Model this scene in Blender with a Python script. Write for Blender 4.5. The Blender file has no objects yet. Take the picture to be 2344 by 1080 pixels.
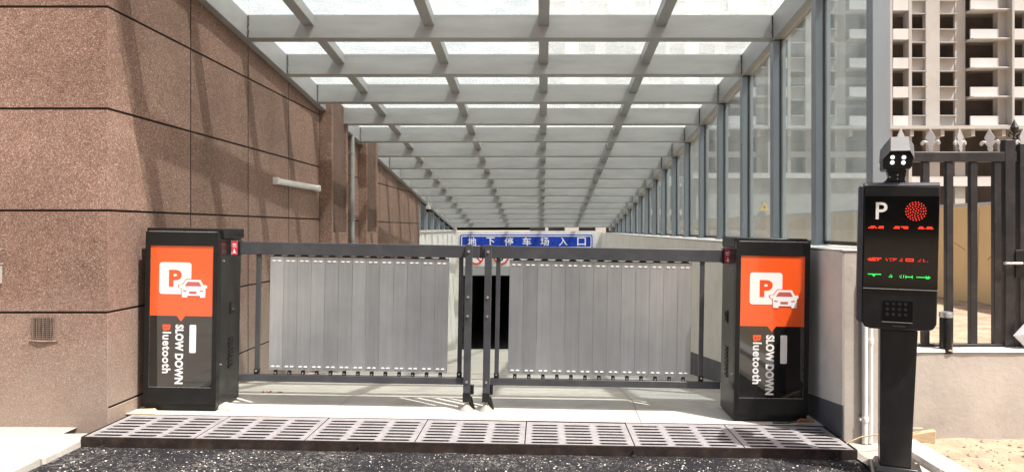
import bpy, math, random
from mathutils import Vector, Matrix, noise as mnoise
random.seed(7)
S = bpy.context.scene
C = S.collection
R = math.radians

# ------------------------------------------------------------------ camera
cam_d = bpy.data.cameras.new("camera")
cam = bpy.data.objects.new("camera", cam_d)
C.objects.link(cam)
cam.location = (0, 0, 1.2)
cam.rotation_euler = (R(90), 0, 0)
cam_d.sensor_width = 36
cam_d.lens = 1760 / 2344 * 36
cam_d.shift_x = -69 / 2344
cam_d.shift_y = -17 / 2344
cam_d.clip_start = 0.05
cam_d.clip_end = 2000
S.camera = cam

# ------------------------------------------------------------------ sky, sun, exposure
SUN_DIR = Vector((-0.44, 0.335, -1.0)).normalized()          # direction the light travels
elev = math.asin(-SUN_DIR.z)
azim = math.atan2(-SUN_DIR.x, -SUN_DIR.y)                   # clockwise from +Y
W = bpy.data.worlds.new("World")
S.world = W
W.use_nodes = True
nt = W.node_tree
bg = nt.nodes["Background"]
sky = nt.nodes.new("ShaderNodeTexSky")
sky.sky_type = 'NISHITA'
sky.sun_disc = False
sky.sun_elevation = elev
sky.sun_rotation = azim
sky.air_density = 1.0
sky.dust_density = 8.0
sky.ozone_density = 0.0
nt.links.new(sky.outputs[0], bg.inputs[0])
bg.inputs[1].default_value = 0.10
sun_d = bpy.data.lights.new("sun", 'SUN')
sun_d.energy = 5.0
sun_d.angle = R(0.9)
sun_d.color = (1.0, 0.955, 0.89)
sun = bpy.data.objects.new("sun", sun_d)
C.objects.link(sun)
sun.rotation_euler = SUN_DIR.to_track_quat('-Z', 'Y').to_euler()
sun.location = (8, -6, 14)
S.view_settings.view_transform = 'Standard'
S.view_settings.look = 'None'
S.view_settings.exposure = 0.54
S.view_settings.gamma = 1.0
S.cycles.transparent_max_bounces = 32
S.cycles.max_bounces = 10
S.cycles.diffuse_bounces = 5

# ------------------------------------------------------------------ materials
def nodes_of(name):
    m = bpy.data.materials.new(name)
    m.use_nodes = True
    t = m.node_tree
    return m, t, t.nodes["Principled BSDF"]

def add_noise(t, coord, scale, detail=4, rough=0.6, dim=None):
    n = t.nodes.new("ShaderNodeTexNoise")
    n.inputs["Scale"].default_value = scale
    n.inputs["Detail"].default_value = detail
    n.inputs["Roughness"].default_value = rough
    t.links.new(coord, n.inputs["Vector"])
    return n

def ramp(t, fac, stops):
    r = t.nodes.new("ShaderNodeValToRGB")
    e = r.color_ramp.elements
    while len(e) < len(stops):
        e.new(0.5)
    for q, (p, c) in zip(e, stops):
        q.position = p
        q.color = (c[0], c[1], c[2], 1) if not isinstance(c, (int, float)) else (c, c, c, 1)
    t.links.new(fac, r.inputs[0])
    return r.outputs[0]

def mix(t, fac, a, b, mode='MIX'):
    m = t.nodes.new("ShaderNodeMix")
    m.data_type = 'RGBA'
    m.blend_type = mode
    for sock, v in ((m.inputs[0], fac), (m.inputs[6], a), (m.inputs[7], b)):
        if hasattr(v, "is_output"):
            t.links.new(v, sock)
        elif isinstance(v, (int, float)):
            sock.default_value = v
        else:
            sock.default_value = (v[0], v[1], v[2], 1)
    return m.outputs[2]

def coords(t, stretch=None):
    tc = t.nodes.new("ShaderNodeTexCoord")
    out = tc.outputs["Object"]
    if stretch:
        mp = t.nodes.new("ShaderNodeMapping")
        mp.inputs["Scale"].default_value = stretch
        t.links.new(out, mp.inputs[0])
        out = mp.outputs[0]
    return out

def M(name, c, var=0.25, scale=3.0, rough=0.6, metal=0.0, bump=0.0, bscale=60, coat=0.0,
      dirt=None, dscale=2.5, damount=0.5, stretch=None, spec=0.5, rvar=0.15):
    """paint / metal / plaster: colour broken by two noises, optional dirt, optional bump"""
    m, t, p = nodes_of(name)
    co = coords(t, stretch)
    n1 = add_noise(t, co, scale, 6, 0.65)
    lo = [x * (1 - var) for x in c]
    hi = [min(1, x * (1 + var)) for x in c]
    col = ramp(t, n1.outputs[0], [(0.3, lo), (0.7, hi)])
    if dirt:
        n2 = add_noise(t, co, dscale, 8, 0.7)
        f = ramp(t, n2.outputs[0], [(0.48, 0.0), (0.72, damount)])
        col = mix(t, f, col, dirt)
    t.links.new(col, p.inputs["Base Color"])
    n3 = add_noise(t, co, scale * 4, 4)
    rr = t.nodes.new("ShaderNodeMapRange")
    rr.inputs[3].default_value = max(0.02, rough - rvar)
    rr.inputs[4].default_value = min(1, rough + rvar)
    t.links.new(n3.outputs[0], rr.inputs[0])
    t.links.new(rr.outputs[0], p.inputs["Roughness"])
    p.inputs["Metallic"].default_value = metal
    p.inputs["Coat Weight"].default_value = coat
    p.inputs["Coat Roughness"].default_value = 0.03
    p.inputs["Specular IOR Level"].default_value = spec
    if bump:
        nb = add_noise(t, co, bscale, 5, 0.7)
        b = t.nodes.new("ShaderNodeBump")
        b.inputs["Strength"].default_value = bump
        b.inputs["Distance"].default_value = 0.01
        t.links.new(nb.outputs[0], b.inputs["Height"])
        t.links.new(b.outputs[0], p.inputs["Normal"])
    return m

def stucco(name, pale):
    """sprayed stone-chip coating: brown grains with dark and light flecks"""
    m, t, p = nodes_of(name)
    co = coords(t)
    g = t.nodes.new("ShaderNodeTexVoronoi")
    g.inputs["Scale"].default_value = 230
    t.links.new(co, g.inputs["Vector"])
    sep = t.nodes.new("ShaderNodeSeparateColor")
    t.links.new(g.outputs["Color"], sep.inputs[0])
    k = pale
    tint = ramp(t, sep.outputs[0], [(0.0, (0.110 * k, 0.064 * k, 0.048 * k)), (0.25, (0.180 * k, 0.108 * k, 0.080 * k)), (0.65, (0.258 * k, 0.158 * k, 0.119 * k)),
                                    (0.90, (0.32 * k, 0.215 * k, 0.172 * k)), (1.0, (0.48 * k, 0.37 * k, 0.31 * k))])
    med = add_noise(t, co, 22, 4, 0.6)
    tint = mix(t, 1.0, tint, ramp(t, med.outputs[0], [(0.3, 0.90), (0.7, 1.10)]), 'MULTIPLY')
    big = add_noise(t, co, 1.3, 6, 0.65)
    f = ramp(t, big.outputs[0], [(0.35, 0.80), (0.65, 1.12)])
    col = mix(t, 1.0, tint, f, 'MULTIPLY')
    # each slab between joints has its own slight tone
    of = t.nodes.new("ShaderNodeVectorMath"); of.operation = 'SUBTRACT'; of.inputs[1].default_value = (0.0, 4.6, 0.089)
    t.links.new(co, of.inputs[0])
    sn = t.nodes.new("ShaderNodeVectorMath"); sn.operation = 'SNAP'; sn.inputs[1].default_value = (50.0, 1.098, 0.609)
    t.links.new(of.outputs[0], sn.inputs[0])
    wn = t.nodes.new("ShaderNodeTexWhiteNoise"); t.links.new(sn.outputs[0], wn.inputs[0])
    col = mix(t, 1.0, col, ramp(t, wn.outputs[0], [(0.0, 0.90), (1.0, 1.08)]), 'MULTIPLY')
    # scattered pale chips and scuffs
    vf = t.nodes.new("ShaderNodeTexVoronoi"); vf.inputs["Scale"].default_value = 16
    t.links.new(co, vf.inputs["Vector"])
    col = mix(t, ramp(t, vf.outputs["Distance"], [(0.05, 0.7), (0.09, 0.0)]), col, (0.55, 0.46, 0.40))
    sc_ = add_noise(t, coords(t, (3.0, 3.0, 0.6)), 2.5, 8, 0.75)
    col = mix(t, ramp(t, sc_.outputs[0], [(0.60, 0.0), (0.78, 0.35)]), col, (0.40, 0.31, 0.26))
    pk = add_noise(t, co, 0.8, 5, 0.7)
    col = mix(t, ramp(t, pk.outputs[0], [(0.45, 0.0), (0.75, 0.35)]), col, (0.30, 0.20, 0.185))
    # cement dust splashed over the foot of the wall, ragged upper edge
    sx = t.nodes.new("ShaderNodeSeparateXYZ")
    t.links.new(co, sx.inputs[0])
    nz = add_noise(t, co, 2.2, 7, 0.7)
    ad = t.nodes.new("ShaderNodeMath"); ad.operation = 'MULTIPLY_ADD'
    ad.inputs[1].default_value = 1.1; ad.inputs[2].default_value = -0.55
    t.links.new(nz.outputs[0], ad.inputs[0])
    su = t.nodes.new("ShaderNodeMath"); su.operation = 'ADD'
    t.links.new(sx.outputs[2], su.inputs[0]); t.links.new(ad.outputs[0], su.inputs[1])
    fd = ramp(t, su.outputs[0], [(0.05, 0.55), (0.85, 0.0)])
    col = mix(t, fd, col, (0.38, 0.325, 0.275))
    t.links.new(col, p.inputs["Base Color"])
    p.inputs["Roughness"].default_value = 0.9
    p.inputs["Specular IOR Level"].default_value = 0.25
    b = t.nodes.new("ShaderNodeBump")
    b.inputs["Strength"].default_value = 0.6
    b.inputs["Distance"].default_value = 0.003
    t.links.new(sep.outputs[1], b.inputs["Height"])
    t.links.new(b.outputs[0], p.inputs["Normal"])
    return m

def glass(name, tint, milk, milk_col, streak=0.5):
    """dusty sheet glass: transparent, with a film of dust that scatters light, and a gloss"""
    m = bpy.data.materials.new(name)
    m.use_nodes = True
    t = m.node_tree
    t.nodes.remove(t.nodes["Principled BSDF"])
    out = t.nodes["Material Output"]
    co = coords(t, (1.0, 1.0, 0.35))
    n = add_noise(t, co, 2.4, 7, 0.7)
    n2 = add_noise(t, co, 14, 5, 0.7)
    mm = t.nodes.new("ShaderNodeMath"); mm.operation = 'MULTIPLY_ADD'
    mm.inputs[1].default_value = 0.12
    t.links.new(n2.outputs[0], mm.inputs[0]); t.links.new(n.outputs[0], mm.inputs[2])
    mr = t.nodes.new("ShaderNodeMapRange")
    mr.inputs[1].default_value = 0.36; mr.inputs[2].default_value = 0.76
    mr.inputs[3].default_value = milk * (1 - streak); mr.inputs[4].default_value = milk * (1 + streak)
    t.links.new(mm.outputs[0], mr.inputs[0])
    tr = t.nodes.new("ShaderNodeBsdfTransparent"); tr.inputs[0].default_value = (*tint, 1)
    df = t.nodes.new("ShaderNodeBsdfDiffuse"); df.inputs[0].default_value = (*milk_col, 1)
    tl = t.nodes.new("ShaderNodeBsdfTranslucent"); tl.inputs[0].default_value = (*milk_col, 1)
    a = t.nodes.new("ShaderNodeMixShader"); a.inputs[0].default_value = 0.82
    t.links.new(df.outputs[0], a.inputs[1]); t.links.new(tl.outputs[0], a.inputs[2])
    b = t.nodes.new("ShaderNodeMixShader")
    t.links.new(mr.outputs[0], b.inputs[0]); t.links.new(tr.outputs[0], b.inputs[1]); t.links.new(a.outputs[0], b.inputs[2])
    gl = t.nodes.new("ShaderNodeBsdfGlossy"); gl.inputs["Roughness"].default_value = 0.03
    lw = t.nodes.new("ShaderNodeLayerWeight"); lw.inputs[0].default_value = 0.5
    pw = t.nodes.new("ShaderNodeMath"); pw.operation = 'POWER'; pw.inputs[1].default_value = 5.0
    t.links.new(lw.outputs["Facing"], pw.inputs[0])
    fr = t.nodes.new("ShaderNodeMath"); fr.operation = 'MULTIPLY_ADD'; fr.inputs[1].default_value = 0.45; fr.inputs[2].default_value = 0.02
    t.links.new(pw.outputs[0], fr.inputs[0])
    c = t.nodes.new("ShaderNodeMixShader")
    t.links.new(fr.outputs[0], c.inputs[0]); t.links.new(b.outputs[0], c.inputs[1]); t.links.new(gl.outputs[0], c.inputs[2])
    t.links.new(c.outputs[0], out.inputs[0])
    return m

def emit(name, col, strength):
    m, t, p = nodes_of(name)
    p.inputs["Base Color"].default_value = (*[x * 0.3 for x in col], 1)
    p.inputs["Emission Color"].default_value = (*col, 1)
    p.inputs["Emission Strength"].default_value = strength
    return m

def asphalt():
    m, t, p = nodes_of("asphalt")
    co = coords(t)
    n = add_noise(t, co, 120, 4, 0.7)
    col = ramp(t, n.outputs[0], [(0.35, (0.008, 0.008, 0.010)), (0.58, (0.030, 0.028, 0.033)), (0.75, (0.10, 0.095, 0.10))])
    big = add_noise(t, co, 1.6, 7, 0.7)
    fdust = ramp(t, big.outputs[0], [(0.44, 0.0), (0.64, 0.75)])
    fine = add_noise(t, co, 45, 5, 0.75)
    ff = ramp(t, fine.outputs[0], [(0.50, 0.0), (0.62, 1.0)])
    col = mix(t, mix(t, 1.0, fdust, ff, 'MULTIPLY'), col, (0.36, 0.34, 0.31))
    v = t.nodes.new("ShaderNodeTexVoronoi"); v.inputs["Scale"].default_value = 80
    t.links.new(co, v.inputs["Vector"])
    spk = ramp(t, v.outputs["Distance"], [(0.16, 1.0), (0.24, 0.0)])
    pick = add_noise(t, co, 11, 3, 0.6)
    spk = mix(t, 1.0, spk, ramp(t, pick.outputs[0], [(0.50, 0.0), (0.60, 0.9)]), 'MULTIPLY')
    col = mix(t, spk, col, (0.55, 0.53, 0.50))
    t.links.new(col, p.inputs["Base Color"])
    p.inputs["Roughness"].default_value = 0.85
    p.inputs["Specular IOR Level"].default_value = 0.15
    b = t.nodes.new("ShaderNodeBump"); b.inputs["Strength"].default_value = 0.9; b.inputs["Distance"].default_value = 0.012
    t.links.new(n.outputs[0], b.inputs["Height"]); t.links.new(b.outputs[0], p.inputs["Normal"])
    return m

MT = {
    'stucco': stucco("stone_chip_coating", 1.08),
    'stucco_edge': stucco('trowelled_pier_coating', 1.12),
    'stucco_panel': stucco('coarse_red_chip_panel', 0.62),
    'groove': M("dark_groove_paint", (0.045, 0.032, 0.028), rough=0.9),
    'asphalt': asphalt(),
    'concrete': M("pale_concrete", (0.54, 0.515, 0.47), 0.16, 1.6, 0.9, bump=0.25, bscale=45, dirt=(0.26, 0.24, 0.21), dscale=1.6, damount=0.75),
    'concrete_b': M("rendered_concrete", (0.46, 0.415, 0.37), 0.14, 1.8, 0.92, bump=0.3, bscale=30, dirt=(0.26, 0.235, 0.21), dscale=1.4, damount=0.6),
    'kerb': M("kerb_stone", (0.43, 0.41, 0.375), 0.15, 6, 0.9, bump=0.35, bscale=60, dirt=(0.30, 0.27, 0.23), dscale=5, damount=0.6),
    'cap': M("white_mortar", (0.70, 0.68, 0.65), 0.1, 8, 0.9, bump=0.4, bscale=50),
    'soil': M("sandy_soil", (0.36, 0.27, 0.19), 0.35, 5, 0.95, bump=0.8, bscale=40, dirt=(0.46, 0.38, 0.29), dscale=9, damount=0.8),
    'soil_dark': M("damp_soil", (0.17, 0.125, 0.09), 0.4, 3, 0.95, bump=0.8, bscale=25, dirt=(0.36, 0.28, 0.20), dscale=2, damount=0.8),
    'steel': M("painted_steel", (0.335, 0.34, 0.34), 0.10, 2.5, 0.5, 0.15, bump=0.04, bscale=40, dirt=(0.22, 0.22, 0.215), dscale=3, damount=0.45, stretch=(0.5, 1, 3)),
    'steel_blue': M("blue_grey_steel", (0.235, 0.265, 0.295), 0.08, 2.2, 0.45, 0.15, dirt=(0.22, 0.23, 0.23), dscale=3, damount=0.4, stretch=(3, 3, 0.4)),
    'rubber': M("black_gasket", (0.012, 0.012, 0.012), rough=0.6),
    'pane_roof': glass("dusty_roof_glass", (0.885, 0.92, 0.915), 0.27, (0.92, 0.95, 0.945), 0.22),
    'pane_side': glass("dusty_side_glass", (0.72, 0.775, 0.79), 0.19, (0.50, 0.545, 0.555), 0.6),
    'black': M("black_powder_coat", (0.0095, 0.0095, 0.0095), 0.25, 4, 0.36, dirt=(0.06, 0.058, 0.052), dscale=9, damount=0.14, spec=0.35),
    'black_s': M("scuffed_black_coat", (0.013, 0.0125, 0.0125), 0.25, 3, 0.30, dirt=(0.11, 0.105, 0.10), dscale=5, damount=0.16, spec=0.5, rvar=0.04),
    'black_gloss': M("black_acrylic", (0.004, 0.004, 0.004), 0.2, 3, 0.08, rvar=0.03, coat=0.0, spec=0.35),
    'fence': M("fence_black", (0.018, 0.016, 0.018), 0.3, 6, 0.4, dirt=(0.10, 0.085, 0.08), dscale=8, damount=0.35),
    'gate': M("charcoal_alloy", (0.060, 0.062, 0.070), 0.15, 4, 0.4, 0.25, dirt=(0.16, 0.16, 0.155), dscale=6, damount=0.3),
    'orange': M("orange_print", (0.86, 0.105, 0.018), 0.04, 5, 0.22, coat=0.7, rvar=0.05),
    'white_print': M("white_print", (0.82, 0.82, 0.80), 0.03, 4, 0.25, coat=0.7, rvar=0.05),
    'orange_b': M("orange_letter", (0.80, 0.09, 0.018), 0.05, 4, 0.25, coat=0.6, rvar=0.05),
    'maroon_print': M("pink_grey_print", (0.50, 0.11, 0.11), 0.08, 4, 0.25, coat=0.6, rvar=0.05),
    'screen_dark': M("dark_screen", (0.011, 0.011, 0.0105), 0.15, 4, 0.06, coat=1.0, rvar=0.02),
    'hairline': M("silver_edge", (0.55, 0.55, 0.55), 0.1, 8, 0.3, 0.8),
    'bolt': M("zinc_bolt", (0.75, 0.75, 0.74), 0.1, 20, 0.28, 0.9),
    'rubber_foot': M("clear_rubber", (0.35, 0.33, 0.29), 0.2, 20, 0.35),
    'red_sticker': M("red_sticker", (0.62, 0.03, 0.06), 0.2, 30, 0.4, dirt=(0.8, 0.5, 0.5), dscale=45, damount=0.9),
    'grate': M("grey_cast_grate", (0.30, 0.285, 0.30), 0.14, 9, 0.7, 0.1, bump=0.3, bscale=90, dirt=(0.24, 0.20, 0.19), dscale=12, damount=0.7),
    'channel': M("rusted_channel", (0.028, 0.020, 0.018), 0.35, 9, 0.75, bump=0.3, bscale=80, dirt=(0.09, 0.06, 0.045), dscale=8, damount=0.6, spec=0.2),
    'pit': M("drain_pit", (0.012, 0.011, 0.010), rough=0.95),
    'paint_cream': M("cream_wall_paint", (0.76, 0.73, 0.67), 0.05, 2, 0.8, dirt=(0.44, 0.41, 0.36), dscale=2.5, damount=0.35),
    'paint_grey': M("grey_skirting_paint", (0.105, 0.108, 0.118), 0.12, 3, 0.75, dirt=(0.24, 0.235, 0.23), dscale=4, damount=0.4),
    'white_sheet': M("white_sheeting", (0.72, 0.71, 0.68), 0.05, 2, 0.55, dirt=(0.5, 0.47, 0.43), dscale=4, damount=0.4, stretch=(2, 2, 0.5)),
    'sign_blue': M("blue_sign", (0.008, 0.045, 0.42), 0.06, 2, 0.3),
    'sign_white': M("white_sign", (0.80, 0.81, 0.82), 0.04, 3, 0.35),
    'sign_red': M("red_sign", (0.70, 0.04, 0.02), 0.06, 4, 0.4),
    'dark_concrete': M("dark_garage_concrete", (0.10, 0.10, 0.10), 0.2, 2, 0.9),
    'lamp_white': M("white_lamp_plastic", (0.80, 0.79, 0.76), 0.04, 6, 0.35),
    'yellow': M("ochre_wall_paint", (0.80, 0.60, 0.33), 0.10, 0.8, 0.85, bump=0.2, bscale=25, dirt=(0.62, 0.44, 0.23), dscale=1.6, damount=0.6),
    'cracks': M("crack_filler", (0.32, 0.21, 0.11), rough=0.9),
    'tower': M("raw_tower_concrete", (0.43, 0.415, 0.40), 0.12, 0.35, 0.9, dirt=(0.40, 0.36, 0.31), dscale=0.5, damount=0.7),
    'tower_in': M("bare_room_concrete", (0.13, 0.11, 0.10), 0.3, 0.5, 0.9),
    'tower_white': M("tower_parapet_white", (0.56, 0.55, 0.545), 0.08, 0.5, 0.85),
    'cabin': M("grey_cabin_sheet", (0.36, 0.36, 0.34), 0.1, 1, 0.6),
    'lens_red': M('dark_red_lens', (0.035, 0.002, 0.002), 0.1, 5, 0.2),
    'grip': M('worn_grip_lines', (0.30, 0.27, 0.24), 0.25, 2, 0.9),
    'sign_yellow': M("yellow_warning", (0.80, 0.50, 0.03), 0.05, 5, 0.5),
    'hood': M("brushed_grey_hood", (0.15, 0.15, 0.155), 0.12, 30, 0.5, 0.3, stretch=(0.2, 6, 6)),
    'led_red': emit("led_red", (1.0, 0.03, 0.012), 1.5),
    'led_red_dim': emit("led_red_dim", (0.85, 0.03, 0.01), 0.6),
    'led_green': emit("led_green", (0.03, 0.9, 0.12), 0.9),
    'led_white': emit("led_white", (1.0, 1.0, 1.0), 1.2),
    'pvc': M("white_pvc", (0.78, 0.77, 0.75), 0.05, 6, 0.35, dirt=(0.55, 0.5, 0.45), dscale=9, damount=0.4),
    'wood': M("pale_wood", (0.50, 0.38, 0.24), 0.2, 14, 0.8, stretch=(1, 6, 6)),
    'shim_y': M("yellow_wood_shim", (0.66, 0.55, 0.33), 0.15, 12, 0.85),
    'shim_g': M("grey_stone_shim", (0.48, 0.46, 0.42), 0.15, 14, 0.85, bump=0.3),
    'silver_finial': M("silver_cast_paint", (0.55, 0.53, 0.53), 0.1, 12, 0.38, 0.55),
    'plastic_bag': M("white_plastic_film", (0.80, 0.81, 0.84), 0.06, 8, 0.3),
    'pebble': M("pale_pebbles", (0.56, 0.54, 0.50), 0.3, 30, 0.85),
    'mesh_wire': M("rusty_wire", (0.20, 0.145, 0.115), 0.3, 40, 0.8),
    'rust_orange': M("faded_orange_rag", (0.36, 0.13, 0.06), 0.3, 20, 0.9),
    'twig': M("dark_twig", (0.06, 0.07, 0.05), 0.3, 20, 0.8),
}

# aluminium slats: brushed vertically, each faintly different
def slat_mat():
    m, t, p = nodes_of("brushed_slat")
    co = coords(t, (9.0, 1.0, 0.25))
    n = add_noise(t, co, 6, 6, 0.7)
    col = ramp(t, n.outputs[0], [(0.3, (0.45, 0.47, 0.485)), (0.7, (0.54, 0.56, 0.575))])
    big = add_noise(t, coords(t, (1.0, 1.0, 0.8)), 2.2, 4, 0.6)  # broad blotchy reflections, put into the slat colour as low-frequency noise
    col = mix(t, 1.0, col, ramp(t, big.outputs[0], [(0.3, (0.80, 0.82, 0.84)), (0.7, (1.12, 1.12, 1.12))]), 'MULTIPLY')
    sm = add_noise(t, coords(t), 9, 8, 0.8)
    col = mix(t, ramp(t, sm.outputs[0], [(0.58, 0.0), (0.75, 0.35)]), col, (0.62, 0.60, 0.57))
    oi = t.nodes.new("ShaderNodeObjectInfo")
    f = ramp(t, oi.outputs["Random"], [(0.0, 0.86), (1.0, 1.06)])
    col = mix(t, 1.0, col, f, 'MULTIPLY')
    t.links.new(col, p.inputs["Base Color"])
    p.inputs["Metallic"].default_value = 0.8
    p.inputs["Roughness"].default_value = 0.33
    b = t.nodes.new("ShaderNodeBump"); b.inputs["Strength"].default_value = 0.08; b.inputs["Distance"].default_value = 0.004
    t.links.new(n.outputs[0], b.inputs["Height"]); t.links.new(b.outputs[0], p.inputs["Normal"])
    return m
MT['slat'] = slat_mat()

# ------------------------------------------------------------------ mesh helpers
class MB:
    def __init__(s):
        s.v = []; s.f = []
    def add(s, vs, fs):
        o = len(s.v)
        s.v += [tuple(v) for v in vs]
        s.f += [tuple(i + o for i in f) for f in fs]
        return s
    def hexa(s, p):       # 8 points: bottom ring (4, ccw from above), top ring
        return s.add(p, [(3, 2, 1, 0), (4, 5, 6, 7), (0, 1, 5, 4), (1, 2, 6, 5), (2, 3, 7, 6), (3, 0, 4, 7)])
    def box(s, x0, x1, y0, y1, z0, z1):
        return s.hexa([(x0, y0, z0), (x1, y0, z0), (x1, y1, z0), (x0, y1, z0),
                       (x0, y0, z1), (x1, y0, z1), (x1, y1, z1), (x0, y1, z1)])
    def prism(s, poly, axis, a, b):   # poly: 2D outline; axis 'y': (x,z), 'x': (y,z), 'z': (x,y)
        n = len(poly)
        area = sum(poly[i][0] * poly[(i + 1) % n][1] - poly[(i + 1) % n][0] * poly[i][1] for i in range(n))
        if area < 0:
            poly = poly[::-1]
        def P(q, d):
            return {'y': (q[0], d, q[1]), 'x': (d, q[0], q[1]), 'z': (q[0], q[1], d)}[axis]
        vs = [P(q, a) for q in poly] + [P(q, b) for q in poly]
        fs = [tuple(range(n)), tuple(range(2 * n - 1, n - 1, -1))] + [(i + n, (i + 1) % n + n, (i + 1) % n, i) for i in range(n)]
        if axis != 'y':
            fs = [f[::-1] for f in fs]
        return s.add(vs, fs)
    def tube(s, path, r, n=10, caps=True):
        path = [Vector(p) for p in path]
        rs = r if isinstance(r, (list, tuple)) else [r] * len(path)
        rings = []
        for i, p in enumerate(path):
            d = (path[min(i + 1, len(path) - 1)] - path[max(i - 1, 0)]).normalized()
            a = Vector((0, 0, 1)) if abs(d.z) < 0.9 else Vector((1, 0, 0))
            u = d.cross(a).normalized(); w = d.cross(u)
            rings.append([p + (u * math.cos(2 * math.pi * k / n) + w * math.sin(2 * math.pi * k / n)) * rs[i] for k in range(n)])
        vs = [q for ring in rings for q in ring]
        fs = []
        for i in range(len(path) - 1):
            for k in range(n):
                a = i * n + k; b = i * n + (k + 1) % n
                fs.append((a, a + n, b + n, b))
        if caps:
            fs.append(tuple(range(n))); fs.append(tuple(range((len(path) - 1) * n + n - 1, (len(path) - 1) * n - 1, -1)))
        return s.add(vs, fs)
    def lathe(s, prof, c, n=20):      # prof [(r,z)], about vertical axis at c
        vs = [(c[0] + r * math.cos(2 * math.pi * k / n), c[1] + r * math.sin(2 * math.pi * k / n), c[2] + z) for r, z in prof for k in range(n)]
        fs = []
        for i in range(len(prof) - 1):
            for k in range(n):
                a = i * n + k; b = i * n + (k + 1) % n
                fs.append((a, b, b + n, a + n))
        fs.append(tuple(range(n - 1, -1, -1))); fs.append(tuple(range((len(prof) - 1) * n, len(prof) * n)))
        return s.add(vs, fs)
    def build(s, name, mat, parent=None, bevel=0, smooth=False, loc=None):
        me = bpy.data.meshes.new(name)
        me.from_pydata(s.v, [], s.f)
        me.materials.append(MT[mat])
        me.validate(); me.update()
        me.polygons.foreach_set("use_smooth", [True] * len(me.polygons))
        me.set_sharp_from_angle(angle=R(60 if smooth else 32))
        o = bpy.data.objects.new(name, me)
        C.objects.link(o)
        if loc is not None:
            o.location = loc
        if parent:
            o.parent = parent
        if bevel:
            b = o.modifiers.new("bevel", 'BEVEL')
            b.width = bevel; b.segments = 2; b.limit_method = 'ANGLE'; b.angle_limit = R(35)
        return o

def tag(o, label, cat, group=None):
    o["label"] = label; o["category"] = cat
    if group: o["group"] = group
    return o
def struct(o):
    o["kind"] = "structure"; return o
ROLL = 0.017                       # the road falls one degree to the right
def road_pt(x, y, z=0.0):
    c, s = math.cos(ROLL), math.sin(ROLL)
    return Vector((x * c + z * s, y, -x * s + z * c))
def empty(name, loc, label, cat, group=None, tilt=False, rz=0.0):
    o = bpy.data.objects.new(name, None)
    o.empty_display_size = 0.1
    C.objects.link(o)
    o.location = road_pt(*loc) if tilt else loc
    o.rotation_euler = (0, ROLL if tilt else 0, rz)
    return tag(o, label, cat, group)
def copy_thing(o):
    c = o.copy(); C.objects.link(c)
    for ch in list(o.children):
        d = ch.copy(); C.objects.link(d); d.parent = c
        for g in ch.children:
            e = g.copy(); C.objects.link(e); e.parent = d
    return c
def px(u, v, Y):                   # a point of the photograph at depth Y
    return Vector(((u - 1241) * Y / 1760, Y, 1.2 - (v - 523) * Y / 1760))

def rrect(x0, x1, z0, z1, r, n=5):
    pts = []
    for cx, cz, a0 in ((x1 - r, z1 - r, 0), (x0 + r, z1 - r, 90), (x0 + r, z0 + r, 180), (x1 - r, z0 + r, 270)):
        for k in range(n + 1):
            a = R(a0 + 90 * k / n)
            pts.append((cx + r * math.cos(a), cz + r * math.sin(a)))
    return pts
def text(name, s, x0, x1, z0, z1, y, mat, parent, rot=False, bold=0.02, thick=0.001, spacing=1.0, keep=False):
    """lettering filling the box x0..x1, z0..z1 on a plane facing -Y; rot: reads downwards"""
    cu = bpy.data.curves.new(name, 'FONT')
    cu.body = s; cu.offset = bold; cu.resolution_u = 4; cu.space_character = spacing
    tmp = bpy.data.objects.new(name, cu)
    C.objects.link(tmp)
    dg = bpy.context.evaluated_depsgraph_get()
    me0 = bpy.data.meshes.new_from_object(tmp.evaluated_get(dg))
    vs = [v.co.copy() for v in me0.vertices]; fs = [tuple(p.vertices) for p in me0.polygons]
    edges = {}
    for f in fs:
        for i in range(len(f)):
            a, b = f[i], f[(i + 1) % len(f)]
            edges[(a, b)] = edges.get((a, b), 0) + 1
    bpy.data.objects.remove(tmp); bpy.data.curves.remove(cu); bpy.data.meshes.remove(me0)
    ax, bx = min(v.x for v in vs), max(v.x for v in vs)
    ay, by = min(v.y for v in vs), max(v.y for v in vs)
    P = []
    for v in vs:
        a = (v.x - ax) / (bx - ax); b = (v.y - ay) / (by - ay)
        if rot:
            P.append((x0 + (x1 - x0) * b, z1 - (z1 - z0) * a))
        else:
            P.append((x0 + (x1 - x0) * a, z0 + (z1 - z0) * b))
    n = len(P)
    V = [(p[0], y, p[1]) for p in P] + [(p[0], y - thick, p[1]) for p in P]
    F = [tuple(i + n for i in f) for f in fs]
    for (a, b) in edges:
        if (b, a) not in edges:
            F.append((a, b, b + n, a + n))
    mb = MB(); mb.add(V, F)
    return mb.build(name, mat, parent)

# ------------------------------------------------------------------ ground and road
def zramp(x, y):                   # the drive: a cross-fall at the gate, then down to the garage
    k = max(0.0, min(1.0, (14 - y) / 9.0))
    return -ROLL * x * k - 0.137 * max(0.0, y - 5.4) + (0.03 if 5.0 < y < 5.8 else 0) * 0
def grid(name, mat, x0, x1, y0, y1, nx, ny, zf, skirt=0.0):
    mb = MB()
    vs = []; fs = []
    for j in range(ny + 1):
        for i in range(nx + 1):
            x = x0 + (x1 - x0) * i / nx; y = y0 + (y1 - y0) * j / ny
            vs.append((x, y, zf(x, y)))
    for j in range(ny):
        for i in range(nx):
            a = j * (nx + 1) + i
            fs.append((a, a + 1, a + nx + 2, a + nx + 1))
    mb.add(vs, fs)
    return mb.build(name, mat)

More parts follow.
